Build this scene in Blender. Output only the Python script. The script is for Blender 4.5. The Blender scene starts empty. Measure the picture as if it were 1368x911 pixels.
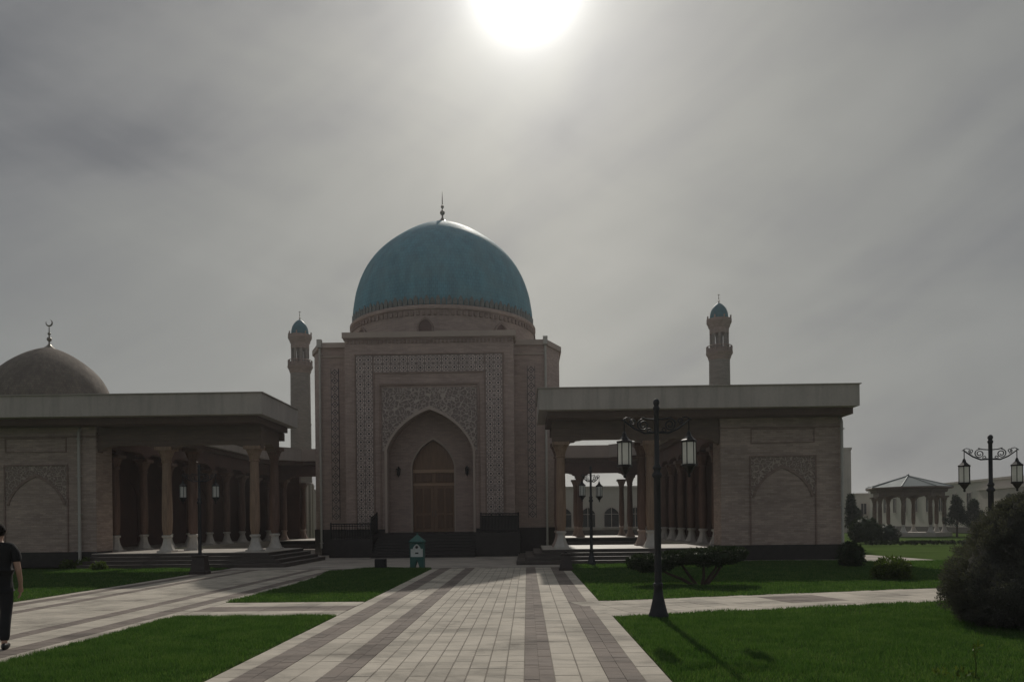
import bpy, math, random
import numpy as np
from mathutils import Vector, Matrix

random.seed(7)
RNG = np.random.default_rng(11)
SC = bpy.context.scene
COL = SC.collection
R = math.radians

# ------------------------------------------------------------------ camera
cam_data = bpy.data.cameras.new("camera")
cam = bpy.data.objects.new("camera", cam_data)
COL.objects.link(cam)
cam_data.sensor_width = 36.0
cam_data.lens = 26.32
cam_data.shift_y = 0.1765
cam_data.clip_start = 0.05
cam_data.clip_end = 4000
cam.matrix_world = (Matrix.Translation((0, 0, 1.65)) @ Matrix.Rotation(R(1.146), 4, 'Z')
                    @ Matrix.Rotation(R(90), 4, 'X') @ Matrix.Rotation(R(-0.62), 4, 'Z'))
SC.camera = cam

# ------------------------------------------------------------------ light and sky
SUN_EL, SUN_AZ = R(36.0), R(0.35)          # azimuth measured from +Y towards +X
SUN_DIR = Vector((math.sin(SUN_AZ) * math.cos(SUN_EL), math.cos(SUN_AZ) * math.cos(SUN_EL), math.sin(SUN_EL)))
sl = bpy.data.lights.new("sun", 'SUN')
sl.energy = 2.0
sl.angle = R(0.9)
sl.color = (1.0, 0.94, 0.84)
so = bpy.data.objects.new("sun", sl)
COL.objects.link(so)
so.rotation_euler = (-SUN_DIR).to_track_quat('-Z', 'Y').to_euler()

SC.view_settings.view_transform = 'Standard'
SC.view_settings.look = 'None'
SC.view_settings.exposure = 0.0
SC.view_settings.gamma = 1.0
SC.render.engine = 'CYCLES'
SC.cycles.use_denoising = True
SC.cycles.max_bounces = 6
SC.cycles.transparent_max_bounces = 8

W = bpy.data.worlds.new("World")
SC.world = W
W.use_nodes = True


class N:
    """small helper round a node tree"""
    def __init__(self, tree):
        self.t = tree
        self.n = tree.nodes
        self.l = tree.links

    def add(self, kind, **kw):
        nd = self.n.new(kind)
        for k, v in kw.items():
            setattr(nd, k, v)
        return nd

    def put(self, sock, val):
        if hasattr(val, 'is_output'):
            self.l.new(val, sock)
        else:
            sock.default_value = val

    def math(self, op, a, b=None, c=None, clamp=False):
        nd = self.add('ShaderNodeMath', operation=op)
        nd.use_clamp = clamp
        for i, v in enumerate((a, b, c)):
            if v is not None:
                self.put(nd.inputs[i], v)
        return nd.outputs[0]

    def vmath(self, op, a, b=None):
        nd = self.add('ShaderNodeVectorMath', operation=op)
        self.put(nd.inputs[0], a)
        if b is not None:
            self.put(nd.inputs[1], b)
        return nd.outputs['Value'] if op in ('DOT_PRODUCT', 'LENGTH') else nd.outputs[0]

    def mix(self, f, a, b, blend='MIX'):
        nd = self.add('ShaderNodeMix', data_type='RGBA', blend_type=blend)
        self.put(nd.inputs[0], f)
        for s, v in ((nd.inputs[6], a), (nd.inputs[7], b)):
            if isinstance(v, tuple) and len(v) == 3:
                v = (*v, 1)
            self.put(s, v)
        return nd.outputs[2]

    def ramp(self, f, stops):
        nd = self.add('ShaderNodeValToRGB')
        e = nd.color_ramp.elements
        while len(e) < len(stops):
            e.new(0.5)
        for i, (p, c) in enumerate(stops):
            e[i].position = p
            if not isinstance(c, tuple):
                c = (c, c, c)
            e[i].color = (*c[:3], 1)
        self.put(nd.inputs[0], f)
        return nd.outputs[0]

    def noise(self, vec, scale, detail=4, rough=0.55, dist=0.0):
        nd = self.add('ShaderNodeTexNoise')
        self.put(nd.inputs['Vector'], vec)
        nd.inputs['Scale'].default_value = scale
        nd.inputs['Detail'].default_value = detail
        nd.inputs['Roughness'].default_value = rough
        nd.inputs['Distortion'].default_value = dist
        return nd.outputs[0]

    def mapping(self, vec, scale=(1, 1, 1), rot=(0, 0, 0), loc=(0, 0, 0)):
        nd = self.add('ShaderNodeMapping')
        self.put(nd.inputs[0], vec)
        nd.inputs['Scale'].default_value = scale
        nd.inputs['Rotation'].default_value = rot
        nd.inputs['Location'].default_value = loc
        return nd.outputs[0]

    def sep(self, vec):
        nd = self.add('ShaderNodeSeparateXYZ')
        self.put(nd.inputs[0], vec)
        return nd.outputs

    def comb(self, x, y, z):
        nd = self.add('ShaderNodeCombineXYZ')
        for s, v in zip(nd.inputs, (x, y, z)):
            self.put(s, v)
        return nd.outputs[0]


CLOUD = (38.344, 9.037)


def build_world():
    k = N(W.node_tree)
    for nd in list(k.n):
        k.n.remove(nd)
    out = k.add('ShaderNodeOutputWorld')
    bg = k.add('ShaderNodeBackground')
    k.l.new(bg.outputs[0], out.inputs[0])
    sky = k.add('ShaderNodeTexSky', sky_type='NISHITA')
    sky.sun_disc = False
    sky.sun_elevation = SUN_EL
    sky.sun_rotation = SUN_AZ
    sky.air_density = 1.5
    sky.dust_density = 2.0
    d = k.add('ShaderNodeTexCoord').outputs['Generated']
    d = k.vmath('NORMALIZE', d)
    x, y, z = k.sep(d)[:3]
    cosang = k.vmath('DOT_PRODUCT', d, tuple(SUN_DIR))
    ang = k.math('MULTIPLY', k.math('ARCCOSINE', k.math('MINIMUM', cosang, 0.999999)), 57.2958)
    # glow of the sun through thin cloud: wide aureole and a tight bright core
    wide = k.math('MULTIPLY', k.math('EXPONENT', k.math('MULTIPLY', ang, -1 / 12.0)), 3.4)
    mid = k.math('MULTIPLY', k.math('EXPONENT', k.math('MULTIPLY', ang, -1 / 6.0)), 5.4)
    core = k.math('ADD', mid, k.math('MULTIPLY', k.math('EXPONENT', k.math('MULTIPLY', ang, -1 / 0.9)), 150.0))
    az = k.math('ABSOLUTE', k.math('MULTIPLY', k.math('ARCTAN2', x, y), 57.2958))
    hor = k.math('MULTIPLY', k.math('MULTIPLY', k.math('EXPONENT', k.math('MULTIPLY', k.math('MAXIMUM', z, 0.0), -3.0)), k.math('EXPONENT', k.math('MULTIPLY', az, -1 / 24.0))), 2.1)
    # cloud veil: long soft streaks, tilted, of two sizes
    def streak(tilt, sx, sz, scale, off, detail, dist):
        c_, s_ = math.cos(R(tilt)), math.sin(R(tilt))
        xr = k.math('ADD', k.math('MULTIPLY', x, c_), k.math('MULTIPLY', z, s_))
        zr = k.math('SUBTRACT', k.math('MULTIPLY', z, c_), k.math('MULTIPLY', x, s_))
        v = k.comb(k.math('ADD', k.math('MULTIPLY', xr, sx), off), k.math('MULTIPLY', y, 0.8), k.math('MULTIPLY', zr, sz))
        return k.noise(v, scale, detail, 0.5, dist)
    n1 = streak(27, 0.9, 2.6, 1.9, CLOUD[0], 5, 0.6)
    n2 = streak(-16, 1.0, 3.0, 2.6, CLOUD[1], 5, 0.5)
    n3 = streak(33, 0.7, 5.0, 3.0, 9.1, 4, 0.3)
    cl = k.math('ADD', k.math('ADD', k.math('MULTIPLY', n1, 0.52), k.math('MULTIPLY', n2, 0.30)), k.math('MULTIPLY', n3, 0.18))
    dark = k.ramp(cl, [(0.36, (0.64, 0.65, 0.70)), (0.45, (0.885, 0.885, 0.91)), (0.53, (1.02, 1.02, 1.01)), (0.66, (1.2, 1.19, 1.17))])
    base = k.mix(k.math('MULTIPLY', k.math('EXPONENT', k.math('MULTIPLY', ang, -1 / 26.0)), 1.5, clamp=True),
                 (1.86, 1.96, 2.06), (1.93, 1.93, 1.82))
    wide_c = k.mix(1.0, (1.0, 0.98, 0.92), k.comb(wide, wide, wide), 'MULTIPLY')
    col = k.mix(1.0, base, wide_c, 'ADD')
    col = k.mix(1.0, col, k.comb(hor, k.math('MULTIPLY', hor, 0.96), k.math('MULTIPLY', hor, 0.80)), 'ADD')
    col = k.mix(1.0, col, dark, 'MULTIPLY')
    col = k.mix(1.0, col, k.comb(core, core, k.math('MULTIPLY', core, 0.98)), 'ADD')
    final = k.mix(0.985, sky.outputs[0], col)
    k.l.new(final, bg.inputs[0])
    bg.inputs[1].default_value = 0.1


build_world()


# ------------------------------------------------------------------ materials
def new_mat(name):
    m = bpy.data.materials.new(name)
    m.use_nodes = True
    k = N(m.node_tree)
    b = k.n['Principled BSDF']
    return m, k, b


def mottled(name, color, rough=0.7, var=0.25, scale=3.0, fine=40.0, bump=0.15, spec=0.4, metal=0.0, obj=False, stretch=None):
    m, k, b = new_mat(name)
    if obj:
        co = k.add('ShaderNodeTexCoord').outputs['Object']
    else:
        co = k.add('ShaderNodeNewGeometry').outputs['Position']
    if stretch:
        co = k.mapping(co, scale=stretch)
    n = k.noise(co, scale, 5, 0.6)
    n2 = k.noise(co, fine, 3, 0.6)
    f = k.math('ADD', k.math('MULTIPLY', n, 0.7), k.math('MULTIPLY', n2, 0.3))
    lo = tuple(c * (1 - var) for c in color)
    hi = tuple(min(1, c * (1 + var)) for c in color)
    c = k.ramp(f, [(0.3, lo), (0.7, hi)])
    k.l.new(c, b.inputs['Base Color'])
    k.l.new(k.ramp(n, [(0.3, max(0, rough - 0.1)), (0.7, min(1, rough + 0.1))]), b.inputs['Roughness'])
    b.inputs['Specular IOR Level'].default_value = spec
    b.inputs['Metallic'].default_value = metal
    if bump:
        bp = k.add('ShaderNodeBump')
        bp.inputs['Strength'].default_value = bump
        bp.inputs['Distance'].default_value = 0.01
        k.l.new(n2, bp.inputs['Height'])
        k.l.new(bp.outputs[0], b.inputs['Normal'])
    return m


def brick_mat(name, c1, c2, mortar, bw=0.26, bh=0.075, stain=0.22):
    m, k, b = new_mat(name)
    pos = k.add('ShaderNodeNewGeometry').outputs['Position']
    x, y, z = k.sep(pos)[:3]
    v = k.comb(k.math('ADD', x, k.math('MULTIPLY', y, 0.985)), z, 0.0)
    br = k.add('ShaderNodeTexBrick')
    k.l.new(v, br.inputs['Vector'])
    br.inputs['Scale'].default_value = 1.0
    br.inputs['Brick Width'].default_value = bw
    br.inputs['Row Height'].default_value = bh
    br.inputs['Mortar Size'].default_value = 0.006
    br.inputs['Mortar Smooth'].default_value = 0.2
    br.inputs['Bias'].default_value = 0.0
    br.inputs['Color1'].default_value = (*c1, 1)
    br.inputs['Color2'].default_value = (*c2, 1)
    br.inputs['Mortar'].default_value = (*mortar, 1)
    n = k.noise(pos, 0.55, 5, 0.6)
    ns = k.noise(k.mapping(pos, scale=(0.8, 0.8, 7.0)), 1.3, 4, 0.6)
    f = k.math('ADD', k.math('MULTIPLY', n, 0.5), k.math('MULTIPLY', ns, 0.5))
    sh = k.ramp(f, [(0.3, 1 - stain), (0.7, 1 + stain)])
    c = k.mix(1.0, br.outputs['Color'], sh, 'MULTIPLY')
    k.l.new(c, b.inputs['Base Color'])
    b.inputs['Roughness'].default_value = 0.85
    bp = k.add('ShaderNodeBump')
    bp.inputs['Strength'].default_value = 0.5
    bp.inputs['Distance'].default_value = 0.012
    k.l.new(k.math('SUBTRACT', k.noise(pos, 30, 3), k.math('MULTIPLY', br.outputs['Fac'], 1.4)), bp.inputs['Height'])
    k.l.new(bp.outputs[0], b.inputs['Normal'])
    return m


def wood_mat(name, color, var=0.4, axis='Z', rough=0.55):
    st = {'Z': (9, 9, 0.7), 'X': (0.7, 9, 9), 'Y': (9, 0.7, 9)}[axis]
    return mottled(name, color, rough, var, 2.2, 12.0, 0.25, 0.4, 0.0, True, st)


def dome_mat(name, c_lo, c_hi, c_spot, rough, cx, cy):
    m, k, b = new_mat(name)
    pos = k.add('ShaderNodeNewGeometry').outputs['Position']
    x, y, z = k.sep(pos)[:3]
    ang = k.math('ARCTAN2', k.math('SUBTRACT', y, cy), k.math('SUBTRACT', x, cx))
    v = k.comb(k.math('MULTIPLY', ang, 5.0), z, 0.0)
    br = k.add('ShaderNodeTexBrick')
    k.l.new(v, br.inputs['Vector'])
    br.inputs['Scale'].default_value = 1.0
    br.inputs['Brick Width'].default_value = 0.2
    br.inputs['Row Height'].default_value = 0.2
    br.inputs['Mortar Size'].default_value = 0.006
    br.inputs['Color1'].default_value = (*c_lo, 1)
    br.inputs['Color2'].default_value = (*c_hi, 1)
    br.inputs['Mortar'].default_value = (*[c * 0.5 for c in c_lo], 1)
    n = k.noise(pos, 0.7, 5, 0.6)
    n2 = k.noise(k.mapping(pos, scale=(2, 2, .5)), 1.2, 4, 0.6)
    c = k.mix(k.ramp(n, [(0.42, 0.0), (0.68, 0.6)]), br.outputs['Color'], c_spot)
    c = k.mix(1.0, c, k.ramp(n2, [(0.3, 0.8), (0.7, 1.15)]), 'MULTIPLY')
    k.l.new(c, b.inputs['Base Color'])
    k.l.new(k.ramp(n, [(0.3, rough - 0.06), (0.7, rough + 0.12)]), b.inputs['Roughness'])
    b.inputs['Specular IOR Level'].default_value = 0.28
    bp = k.add('ShaderNodeBump')
    bp.inputs['Strength'].default_value = 0.25
    bp.inputs['Distance'].default_value = 0.01
    k.l.new(k.math('SUBTRACT', k.noise(pos, 9, 2), br.outputs['Fac']), bp.inputs['Height'])
    k.l.new(bp.outputs[0], b.inputs['Normal'])
    return m


def star_tile_mat(name, half, ground, line, dot):
    """glazed tile print: octagon ring, centre dot and key lines, in the tile's own coordinates"""
    m, k, b = new_mat(name)
    co = k.add('ShaderNodeTexCoord').outputs['Object']
    x, y, z = k.sep(co)[:3]
    ax = k.math('ABSOLUTE', k.math('DIVIDE', x, half))
    az = k.math('ABSOLUTE', k.math('DIVIDE', z, half))
    mx = k.math('MAXIMUM', ax, az)
    octa = k.math('MAXIMUM', mx, k.math('MULTIPLY', k.math('ADD', ax, az), 0.72))
    r = k.math('SQRT', k.math('ADD', k.math('MULTIPLY', ax, ax), k.math('MULTIPLY', az, az)))
    ring = k.math('COMPARE', octa, 0.60, 0.07)
    dotf = k.math('LESS_THAN', r, 0.25)
    edge = k.math('GREATER_THAN', mx, 0.93)
    diag = k.math('MULTIPLY', k.math('COMPARE', ax, az, 0.08), k.math('GREATER_THAN', octa, 0.62))
    cross = k.math('MULTIPLY', k.math('LESS_THAN', k.math('MINIMUM', ax, az), 0.07), k.math('GREATER_THAN', octa, 0.62))
    ln = k.math('MAXIMUM', k.math('MAXIMUM', ring, edge), k.math('MAXIMUM', diag, cross))
    pos = k.add('ShaderNodeNewGeometry').outputs['Position']
    n = k.noise(pos, 2.5, 4)
    g = k.mix(1.0, (*ground, 1), k.ramp(n, [(0.3, 0.75), (0.7, 1.2)]), 'MULTIPLY')
    c = k.mix(ln, g, line)
    c = k.mix(dotf, c, dot)
    k.l.new(c, b.inputs['Base Color'])
    b.inputs['Roughness'].default_value = 0.35
    return m


def zigzag_mat(name, half, ground, line):
    m, k, b = new_mat(name)
    co = k.add('ShaderNodeTexCoord').outputs['Object']
    x, y, z = k.sep(co)[:3]
    ax = k.math('ABSOLUTE', k.math('DIVIDE', x, half))
    az = k.math('ABSOLUTE', k.math('DIVIDE', z, half))
    s = k.math('ADD', ax, az)
    d1 = k.math('COMPARE', s, 0.78, 0.14)
    d2 = k.math('LESS_THAN', s, 0.28)
    edge = k.math('GREATER_THAN', ax, 0.86)
    f = k.math('MAXIMUM', k.math('MAXIMUM', d1, d2), edge)
    c = k.mix(f, (*ground, 1), line)
    k.l.new(c, b.inputs['Base Color'])
    b.inputs['Roughness'].default_value = 0.35
    return m


def arabesque_mat(name, ground, vine, scale=3.2):
    m, k, b = new_mat(name)
    pos = k.add('ShaderNodeNewGeometry').outputs['Position']
    wob = k.add('ShaderNodeTexNoise')
    k.l.new(pos, wob.inputs['Vector'])
    wob.inputs['Scale'].default_value = 2.0
    v = k.vmath('ADD', pos, k.vmath('MULTIPLY', wob.outputs[1], (0.35, 0.35, 0.35)))
    vo = k.add('ShaderNodeTexVoronoi', feature='DISTANCE_TO_EDGE')
    k.l.new(v, vo.inputs['Vector'])
    vo.inputs['Scale'].default_value = scale
    vb = k.add('ShaderNodeTexVoronoi', feature='F1')
    k.l.new(v, vb.inputs['Vector'])
    vb.inputs['Scale'].default_value = scale
    vine_f = k.ramp(vo.outputs[0], [(0.05, 1.0), (0.11, 0.0)])
    bud = k.ramp(vb.outputs['Distance'], [(0.16, 1.0), (0.24, 0.0)])
    f = k.math('MAXIMUM', vine_f, bud)
    c = k.mix(f, (*ground, 1), vine)
    k.l.new(c, b.inputs['Base Color'])
    b.inputs['Roughness'].default_value = 0.55
    bp = k.add('ShaderNodeBump')
    bp.inputs['Strength'].default_value = 0.8
    bp.inputs['Distance'].default_value = 0.03
    k.l.new(f, bp.inputs['Height'])
    k.l.new(bp.outputs[0], b.inputs['Normal'])
    return m


def paver_mat(name, color, var=0.2):
    m, k, b = new_mat(name)
    geo = k.add('ShaderNodeNewGeometry')
    pos = geo.outputs['Position']
    n = k.noise(pos, 0.9, 5, 0.62)
    ns = k.noise(k.mapping(pos, scale=(0.5, 2.4, 1)), 2.4, 5, 0.65)
    n2 = k.noise(pos, 55, 3, 0.6)
    f = k.math('ADD', k.math('ADD', k.math('MULTIPLY', n, 0.35), k.math('MULTIPLY', ns, 0.45)), k.math('MULTIPLY', n2, 0.2))
    lo = tuple(c * (1 - var * 1.5) for c in color)
    hi = tuple(min(1, c * (1 + var)) for c in color)
    c = k.ramp(f, [(0.36, lo), (0.48, color), (0.66, hi)])
    st = k.noise(k.mapping(pos, scale=(0.9, 1.5, 1), loc=(3.1, 0.4, 0)), 0.85, 6, 0.7, 0.6)
    c = k.mix(1.0, c, k.ramp(st, [(0.34, 0.58), (0.47, 0.90), (0.58, 1.04)]), 'MULTIPLY')
    k.l.new(c, b.inputs['Base Color'])
    k.l.new(k.ramp(ns, [(0.3, 0.75), (0.7, 0.95)]), b.inputs['Roughness'])
    b.inputs['Specular IOR Level'].default_value = 0.18
    bp = k.add('ShaderNodeBump')
    bp.inputs['Strength'].default_value = 0.3
    bp.inputs['Distance'].default_value = 0.006
    k.l.new(k.math('ADD', n2, k.math('MULTIPLY', ns, 1.5)), bp.inputs['Height'])
    k.l.new(bp.outputs[0], b.inputs['Normal'])
    return m


def foliage_mat(name, lo, mid, hi, transl=0.3, rough=0.6):
    m, k, b = new_mat(name)
    geo = k.add('ShaderNodeNewGeometry')
    n = k.noise(geo.outputs['Position'], 1.6, 5, 0.7)
    f = k.math('ADD', k.math('MULTIPLY', geo.outputs['Random Per Island'], 0.4), k.math('MULTIPLY', n, 0.6))
    c = k.ramp(f, [(0.25, lo), (0.5, mid), (0.78, hi)])
    k.l.new(c, b.inputs['Base Color'])
    b.inputs['Roughness'].default_value = rough
    b.inputs['Specular IOR Level'].default_value = 0.25
    if transl:
        tr = k.add('ShaderNodeBsdfTranslucent')
        k.l.new(k.mix(1.0, c, (1.15, 1.25, 0.6, 1), 'MULTIPLY'), tr.inputs[0])
        ms = k.add('ShaderNodeMixShader')
        ms.inputs[0].default_value = transl
        k.l.new(b.outputs[0], ms.inputs[1])
        k.l.new(tr.outputs[0], ms.inputs[2])
        k.l.new(ms.outputs[0], k.n['Material Output'].inputs[0])
    return m


def glass_lantern_mat():
    m, k, b = new_mat("frosted_glass")
    co = k.add('ShaderNodeTexCoord').outputs['Object']
    n = k.noise(co, 14, 3)
    k.l.new(k.ramp(n, [(0.3, (0.66, 0.66, 0.63)), (0.7, (0.82, 0.82, 0.79))]), b.inputs['Base Color'])
    b.inputs['Roughness'].default_value = 0.25
    tr = k.add('ShaderNodeBsdfTranslucent')
    tr.inputs[0].default_value = (0.88, 0.88, 0.84, 1)
    ms = k.add('ShaderNodeMixShader')
    ms.inputs[0].default_value = 0.5
    k.l.new(b.outputs[0], ms.inputs[1])
    k.l.new(tr.outputs[0], ms.inputs[2])
    k.l.new(ms.outputs[0], k.n['Material Output'].inputs[0])
    return m


M = {}
M['brick'] = brick_mat("beige_brick", (0.48, 0.375, 0.325), (0.37, 0.285, 0.245), (0.33, 0.27, 0.24), 0.26, 0.075, 0.28)
M['brick_grey'] = brick_mat("grey_minaret_brick", (0.27, 0.232, 0.205), (0.225, 0.192, 0.17), (0.2, 0.175, 0.155))
M['brick_portal'] = brick_mat("portal_brick", (0.455, 0.345, 0.305), (0.37, 0.28, 0.248), (0.31, 0.245, 0.22))
M['brick_red'] = brick_mat("reddish_brick", (0.33, 0.24, 0.205), (0.26, 0.19, 0.165), (0.22, 0.17, 0.15))
M['stucco'] = mottled("grey_stucco", (0.475, 0.425, 0.39), 0.85, 0.16, 0.9, 14, 0.25, stretch=(1, 1, 0.55))
def stain(m):
    k = N(m.node_tree)
    b = k.n['Principled BSDF']
    src = b.inputs['Base Color'].links[0].from_socket
    pos = k.add('ShaderNodeNewGeometry').outputs['Position']
    n = k.noise(k.mapping(pos, scale=(2.6, 2.6, 0.16)), 1.0, 5, 0.65)
    k.l.new(k.mix(1.0, src, k.ramp(n, [(0.32, 0.82), (0.5, 1.0), (0.7, 1.04)]), 'MULTIPLY'), b.inputs['Base Color'])


stain(M['stucco'])
M['stucco_warm'] = mottled("warm_stucco", (0.44, 0.36, 0.315), 0.85, 0.14, 0.8, 18, 0.2)
M['cream'] = mottled("cream_plaster", (0.49, 0.455, 0.415), 0.85, 0.12, 0.5, 12, 0.1)
M['granite'] = mottled("dark_granite", (0.032, 0.027, 0.026), 0.38, 0.35, 4, 90, 0.05)
M['granite_step'] = mottled("granite_step", (0.075, 0.062, 0.055), 0.5, 0.3, 3, 80, 0.08)
M['floor'] = mottled("pale_floor_stone", (0.46, 0.42, 0.37), 0.55, 0.12, 1.5, 40, 0.05)
M['marble'] = mottled("grey_marble", (0.52, 0.49, 0.45), 0.5, 0.16, 5, 40, 0.1, obj=True)
M['marble_red'] = mottled("pinkish_marble", (0.36, 0.27, 0.23), 0.5, 0.2, 5, 40, 0.1, obj=True)
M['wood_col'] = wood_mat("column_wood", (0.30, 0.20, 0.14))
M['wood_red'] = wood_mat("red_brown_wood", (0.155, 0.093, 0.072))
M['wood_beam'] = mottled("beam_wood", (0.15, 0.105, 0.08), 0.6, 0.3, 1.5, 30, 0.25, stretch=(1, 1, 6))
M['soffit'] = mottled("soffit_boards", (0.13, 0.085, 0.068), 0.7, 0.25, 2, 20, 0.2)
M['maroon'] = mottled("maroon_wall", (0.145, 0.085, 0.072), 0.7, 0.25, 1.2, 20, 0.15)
M['door_wood'] = wood_mat("door_wood", (0.235, 0.145, 0.097), 0.35)
M['door_dark'] = wood_mat('door_panel_wood', (0.16, 0.094, 0.062), 0.35)
M['door_light'] = wood_mat("door_rail_wood", (0.42, 0.28, 0.19), 0.3, 'X')
M['iron'] = mottled("black_iron", (0.022, 0.021, 0.022), 0.5, 0.3, 6, 60, 0.1, metal=0.3, obj=True)
M['iron_blue'] = mottled("dark_blue_iron", (0.036, 0.037, 0.043), 0.6, 0.3, 6, 60, 0.1, metal=0.3, obj=True)
M['pedestal'] = mottled("brown_pedestal_stone", (0.045, 0.034, 0.031), 0.45, 0.3, 6, 60, 0.1)
M['pipe'] = mottled("pale_zinc_pipe", (0.46, 0.44, 0.40), 0.5, 0.15, 2, 30, 0.05)
M['dome_teal'] = dome_mat("teal_dome_tiles", (0.10, 0.27, 0.35), (0.115, 0.30, 0.385), (0.165, 0.30, 0.345), 0.62, -5.0, 46)
M['dome_brown'] = dome_mat("brown_dome_tiles", (0.15, 0.122, 0.10), (0.20, 0.165, 0.135), (0.11, 0.09, 0.075), 0.85, -38.6, 60)
M['teal_small'] = mottled("small_teal_dome_glaze", (0.03, 0.13, 0.165), 0.55, 0.25, 3, 20, 0.1)
M['tile_star'] = star_tile_mat("star_tile", 0.2125, (0.50, 0.405, 0.365), (0.125, 0.095, 0.095), (0.04, 0.033, 0.038))
M['tile_zig'] = zigzag_mat("zigzag_tile", 0.21, (0.40, 0.31, 0.275), (0.045, 0.035, 0.042))
M['arabesque'] = arabesque_mat("arabesque_relief", (0.21, 0.165, 0.15), (0.44, 0.365, 0.325), 4.2)
M['arabesque2'] = arabesque_mat("arabesque_small", (0.25, 0.19, 0.165), (0.46, 0.37, 0.32), 5.5)
M['petal'] = mottled('petal_tiles', (0.155, 0.165, 0.16), 0.6, 0.4, 6, 20, 0.2)
M['gold'] = mottled("dull_gilt_metal", (0.20, 0.18, 0.15), 0.35, 0.2, 4, 40, 0.05, metal=0.8)
M['joint'] = mottled("joint_sand", (0.20, 0.178, 0.152), 0.95, 0.25, 2, 60, 0.1)
M['plaza'] = paver_mat("plaza_stone", (0.44, 0.395, 0.35), 0.16)
for i, f in enumerate((0.84, 1.0, 1.05)):
    M['pave_l%d' % i] = paver_mat("light_paver_%s" % "abc"[i], tuple(c * f for c in (0.50, 0.452, 0.385)), 0.17)
    M['pave_b%d' % i] = paver_mat("brown_paver_%s" % "abc"[i], tuple(c * f for c in (0.232, 0.196, 0.172)), 0.14)
M['soil'] = mottled("lawn_soil", (0.055, 0.085, 0.026), 0.95, 0.35, 1.5, 30, 0.4, spec=0.0)
M['grass'] = foliage_mat("grass_blades", (0.030, 0.074, 0.022), (0.072, 0.148, 0.040), (0.150, 0.212, 0.082), 0.42)
M['lawn_far'] = mottled("far_grass", (0.075, 0.115, 0.034), 0.95, 0.3, 0.5, 22, 0.6, spec=0.0)
M['juniper'] = foliage_mat("juniper_needles", (0.085, 0.086, 0.082), (0.118, 0.116, 0.108), (0.150, 0.145, 0.125), 0.2, 0.9)
M['topiary'] = foliage_mat("topiary_leaves", (0.018, 0.030, 0.015), (0.030, 0.048, 0.022), (0.055, 0.075, 0.032), 0.15)
M['shrub'] = foliage_mat("shrub_leaves", (0.045, 0.075, 0.018), (0.085, 0.125, 0.03), (0.15, 0.18, 0.045), 0.35)
M['conifer'] = foliage_mat("conifer_needles", (0.020, 0.032, 0.022), (0.032, 0.048, 0.032), (0.05, 0.065, 0.042), 0.12)
M['bark'] = mottled("bark", (0.075, 0.055, 0.042), 0.9, 0.35, 8, 40, 0.5)
M['glass_lantern'] = glass_lantern_mat()
M['window_dark'] = mottled("dark_window_glass", (0.025, 0.028, 0.03), 0.3, 0.2, 1, 6, 0.0, spec=0.15)
M['roof_metal'] = mottled("pale_sheet_roof", (0.17, 0.195, 0.195), 0.45, 0.12, 1, 10, 0.05, metal=0.4)
M['green_paint'] = mottled("green_painted_tin", (0.035, 0.12, 0.105), 0.45, 0.2, 5, 40, 0.05)
M['white_paint'] = mottled("white_painted_tin", (0.66, 0.68, 0.66), 0.5, 0.08, 5, 40, 0.05)
M['black_plastic'] = mottled("black_plastic", (0.014, 0.014, 0.015), 0.5, 0.2, 5, 60, 0.1)
M['skin'] = mottled("skin", (0.46, 0.29, 0.22), 0.5, 0.08, 6, 40, 0.05, obj=True)
M['cloth_black'] = mottled("black_cloth", (0.013, 0.013, 0.015), 0.9, 0.3, 6, 90, 0.4, obj=True)
M['cloth_trousers'] = mottled("black_trousers", (0.017, 0.017, 0.02), 0.9, 0.3, 6, 90, 0.4, obj=True)
M['hair'] = mottled("dark_hair", (0.014, 0.011, 0.010), 0.85, 0.3, 25, 90, 0.6, spec=0.1, obj=True)
M['asphalt'] = mottled("far_ground", (0.20, 0.18, 0.15), 0.9, 0.2, 0.4, 8, 0.2)


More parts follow.
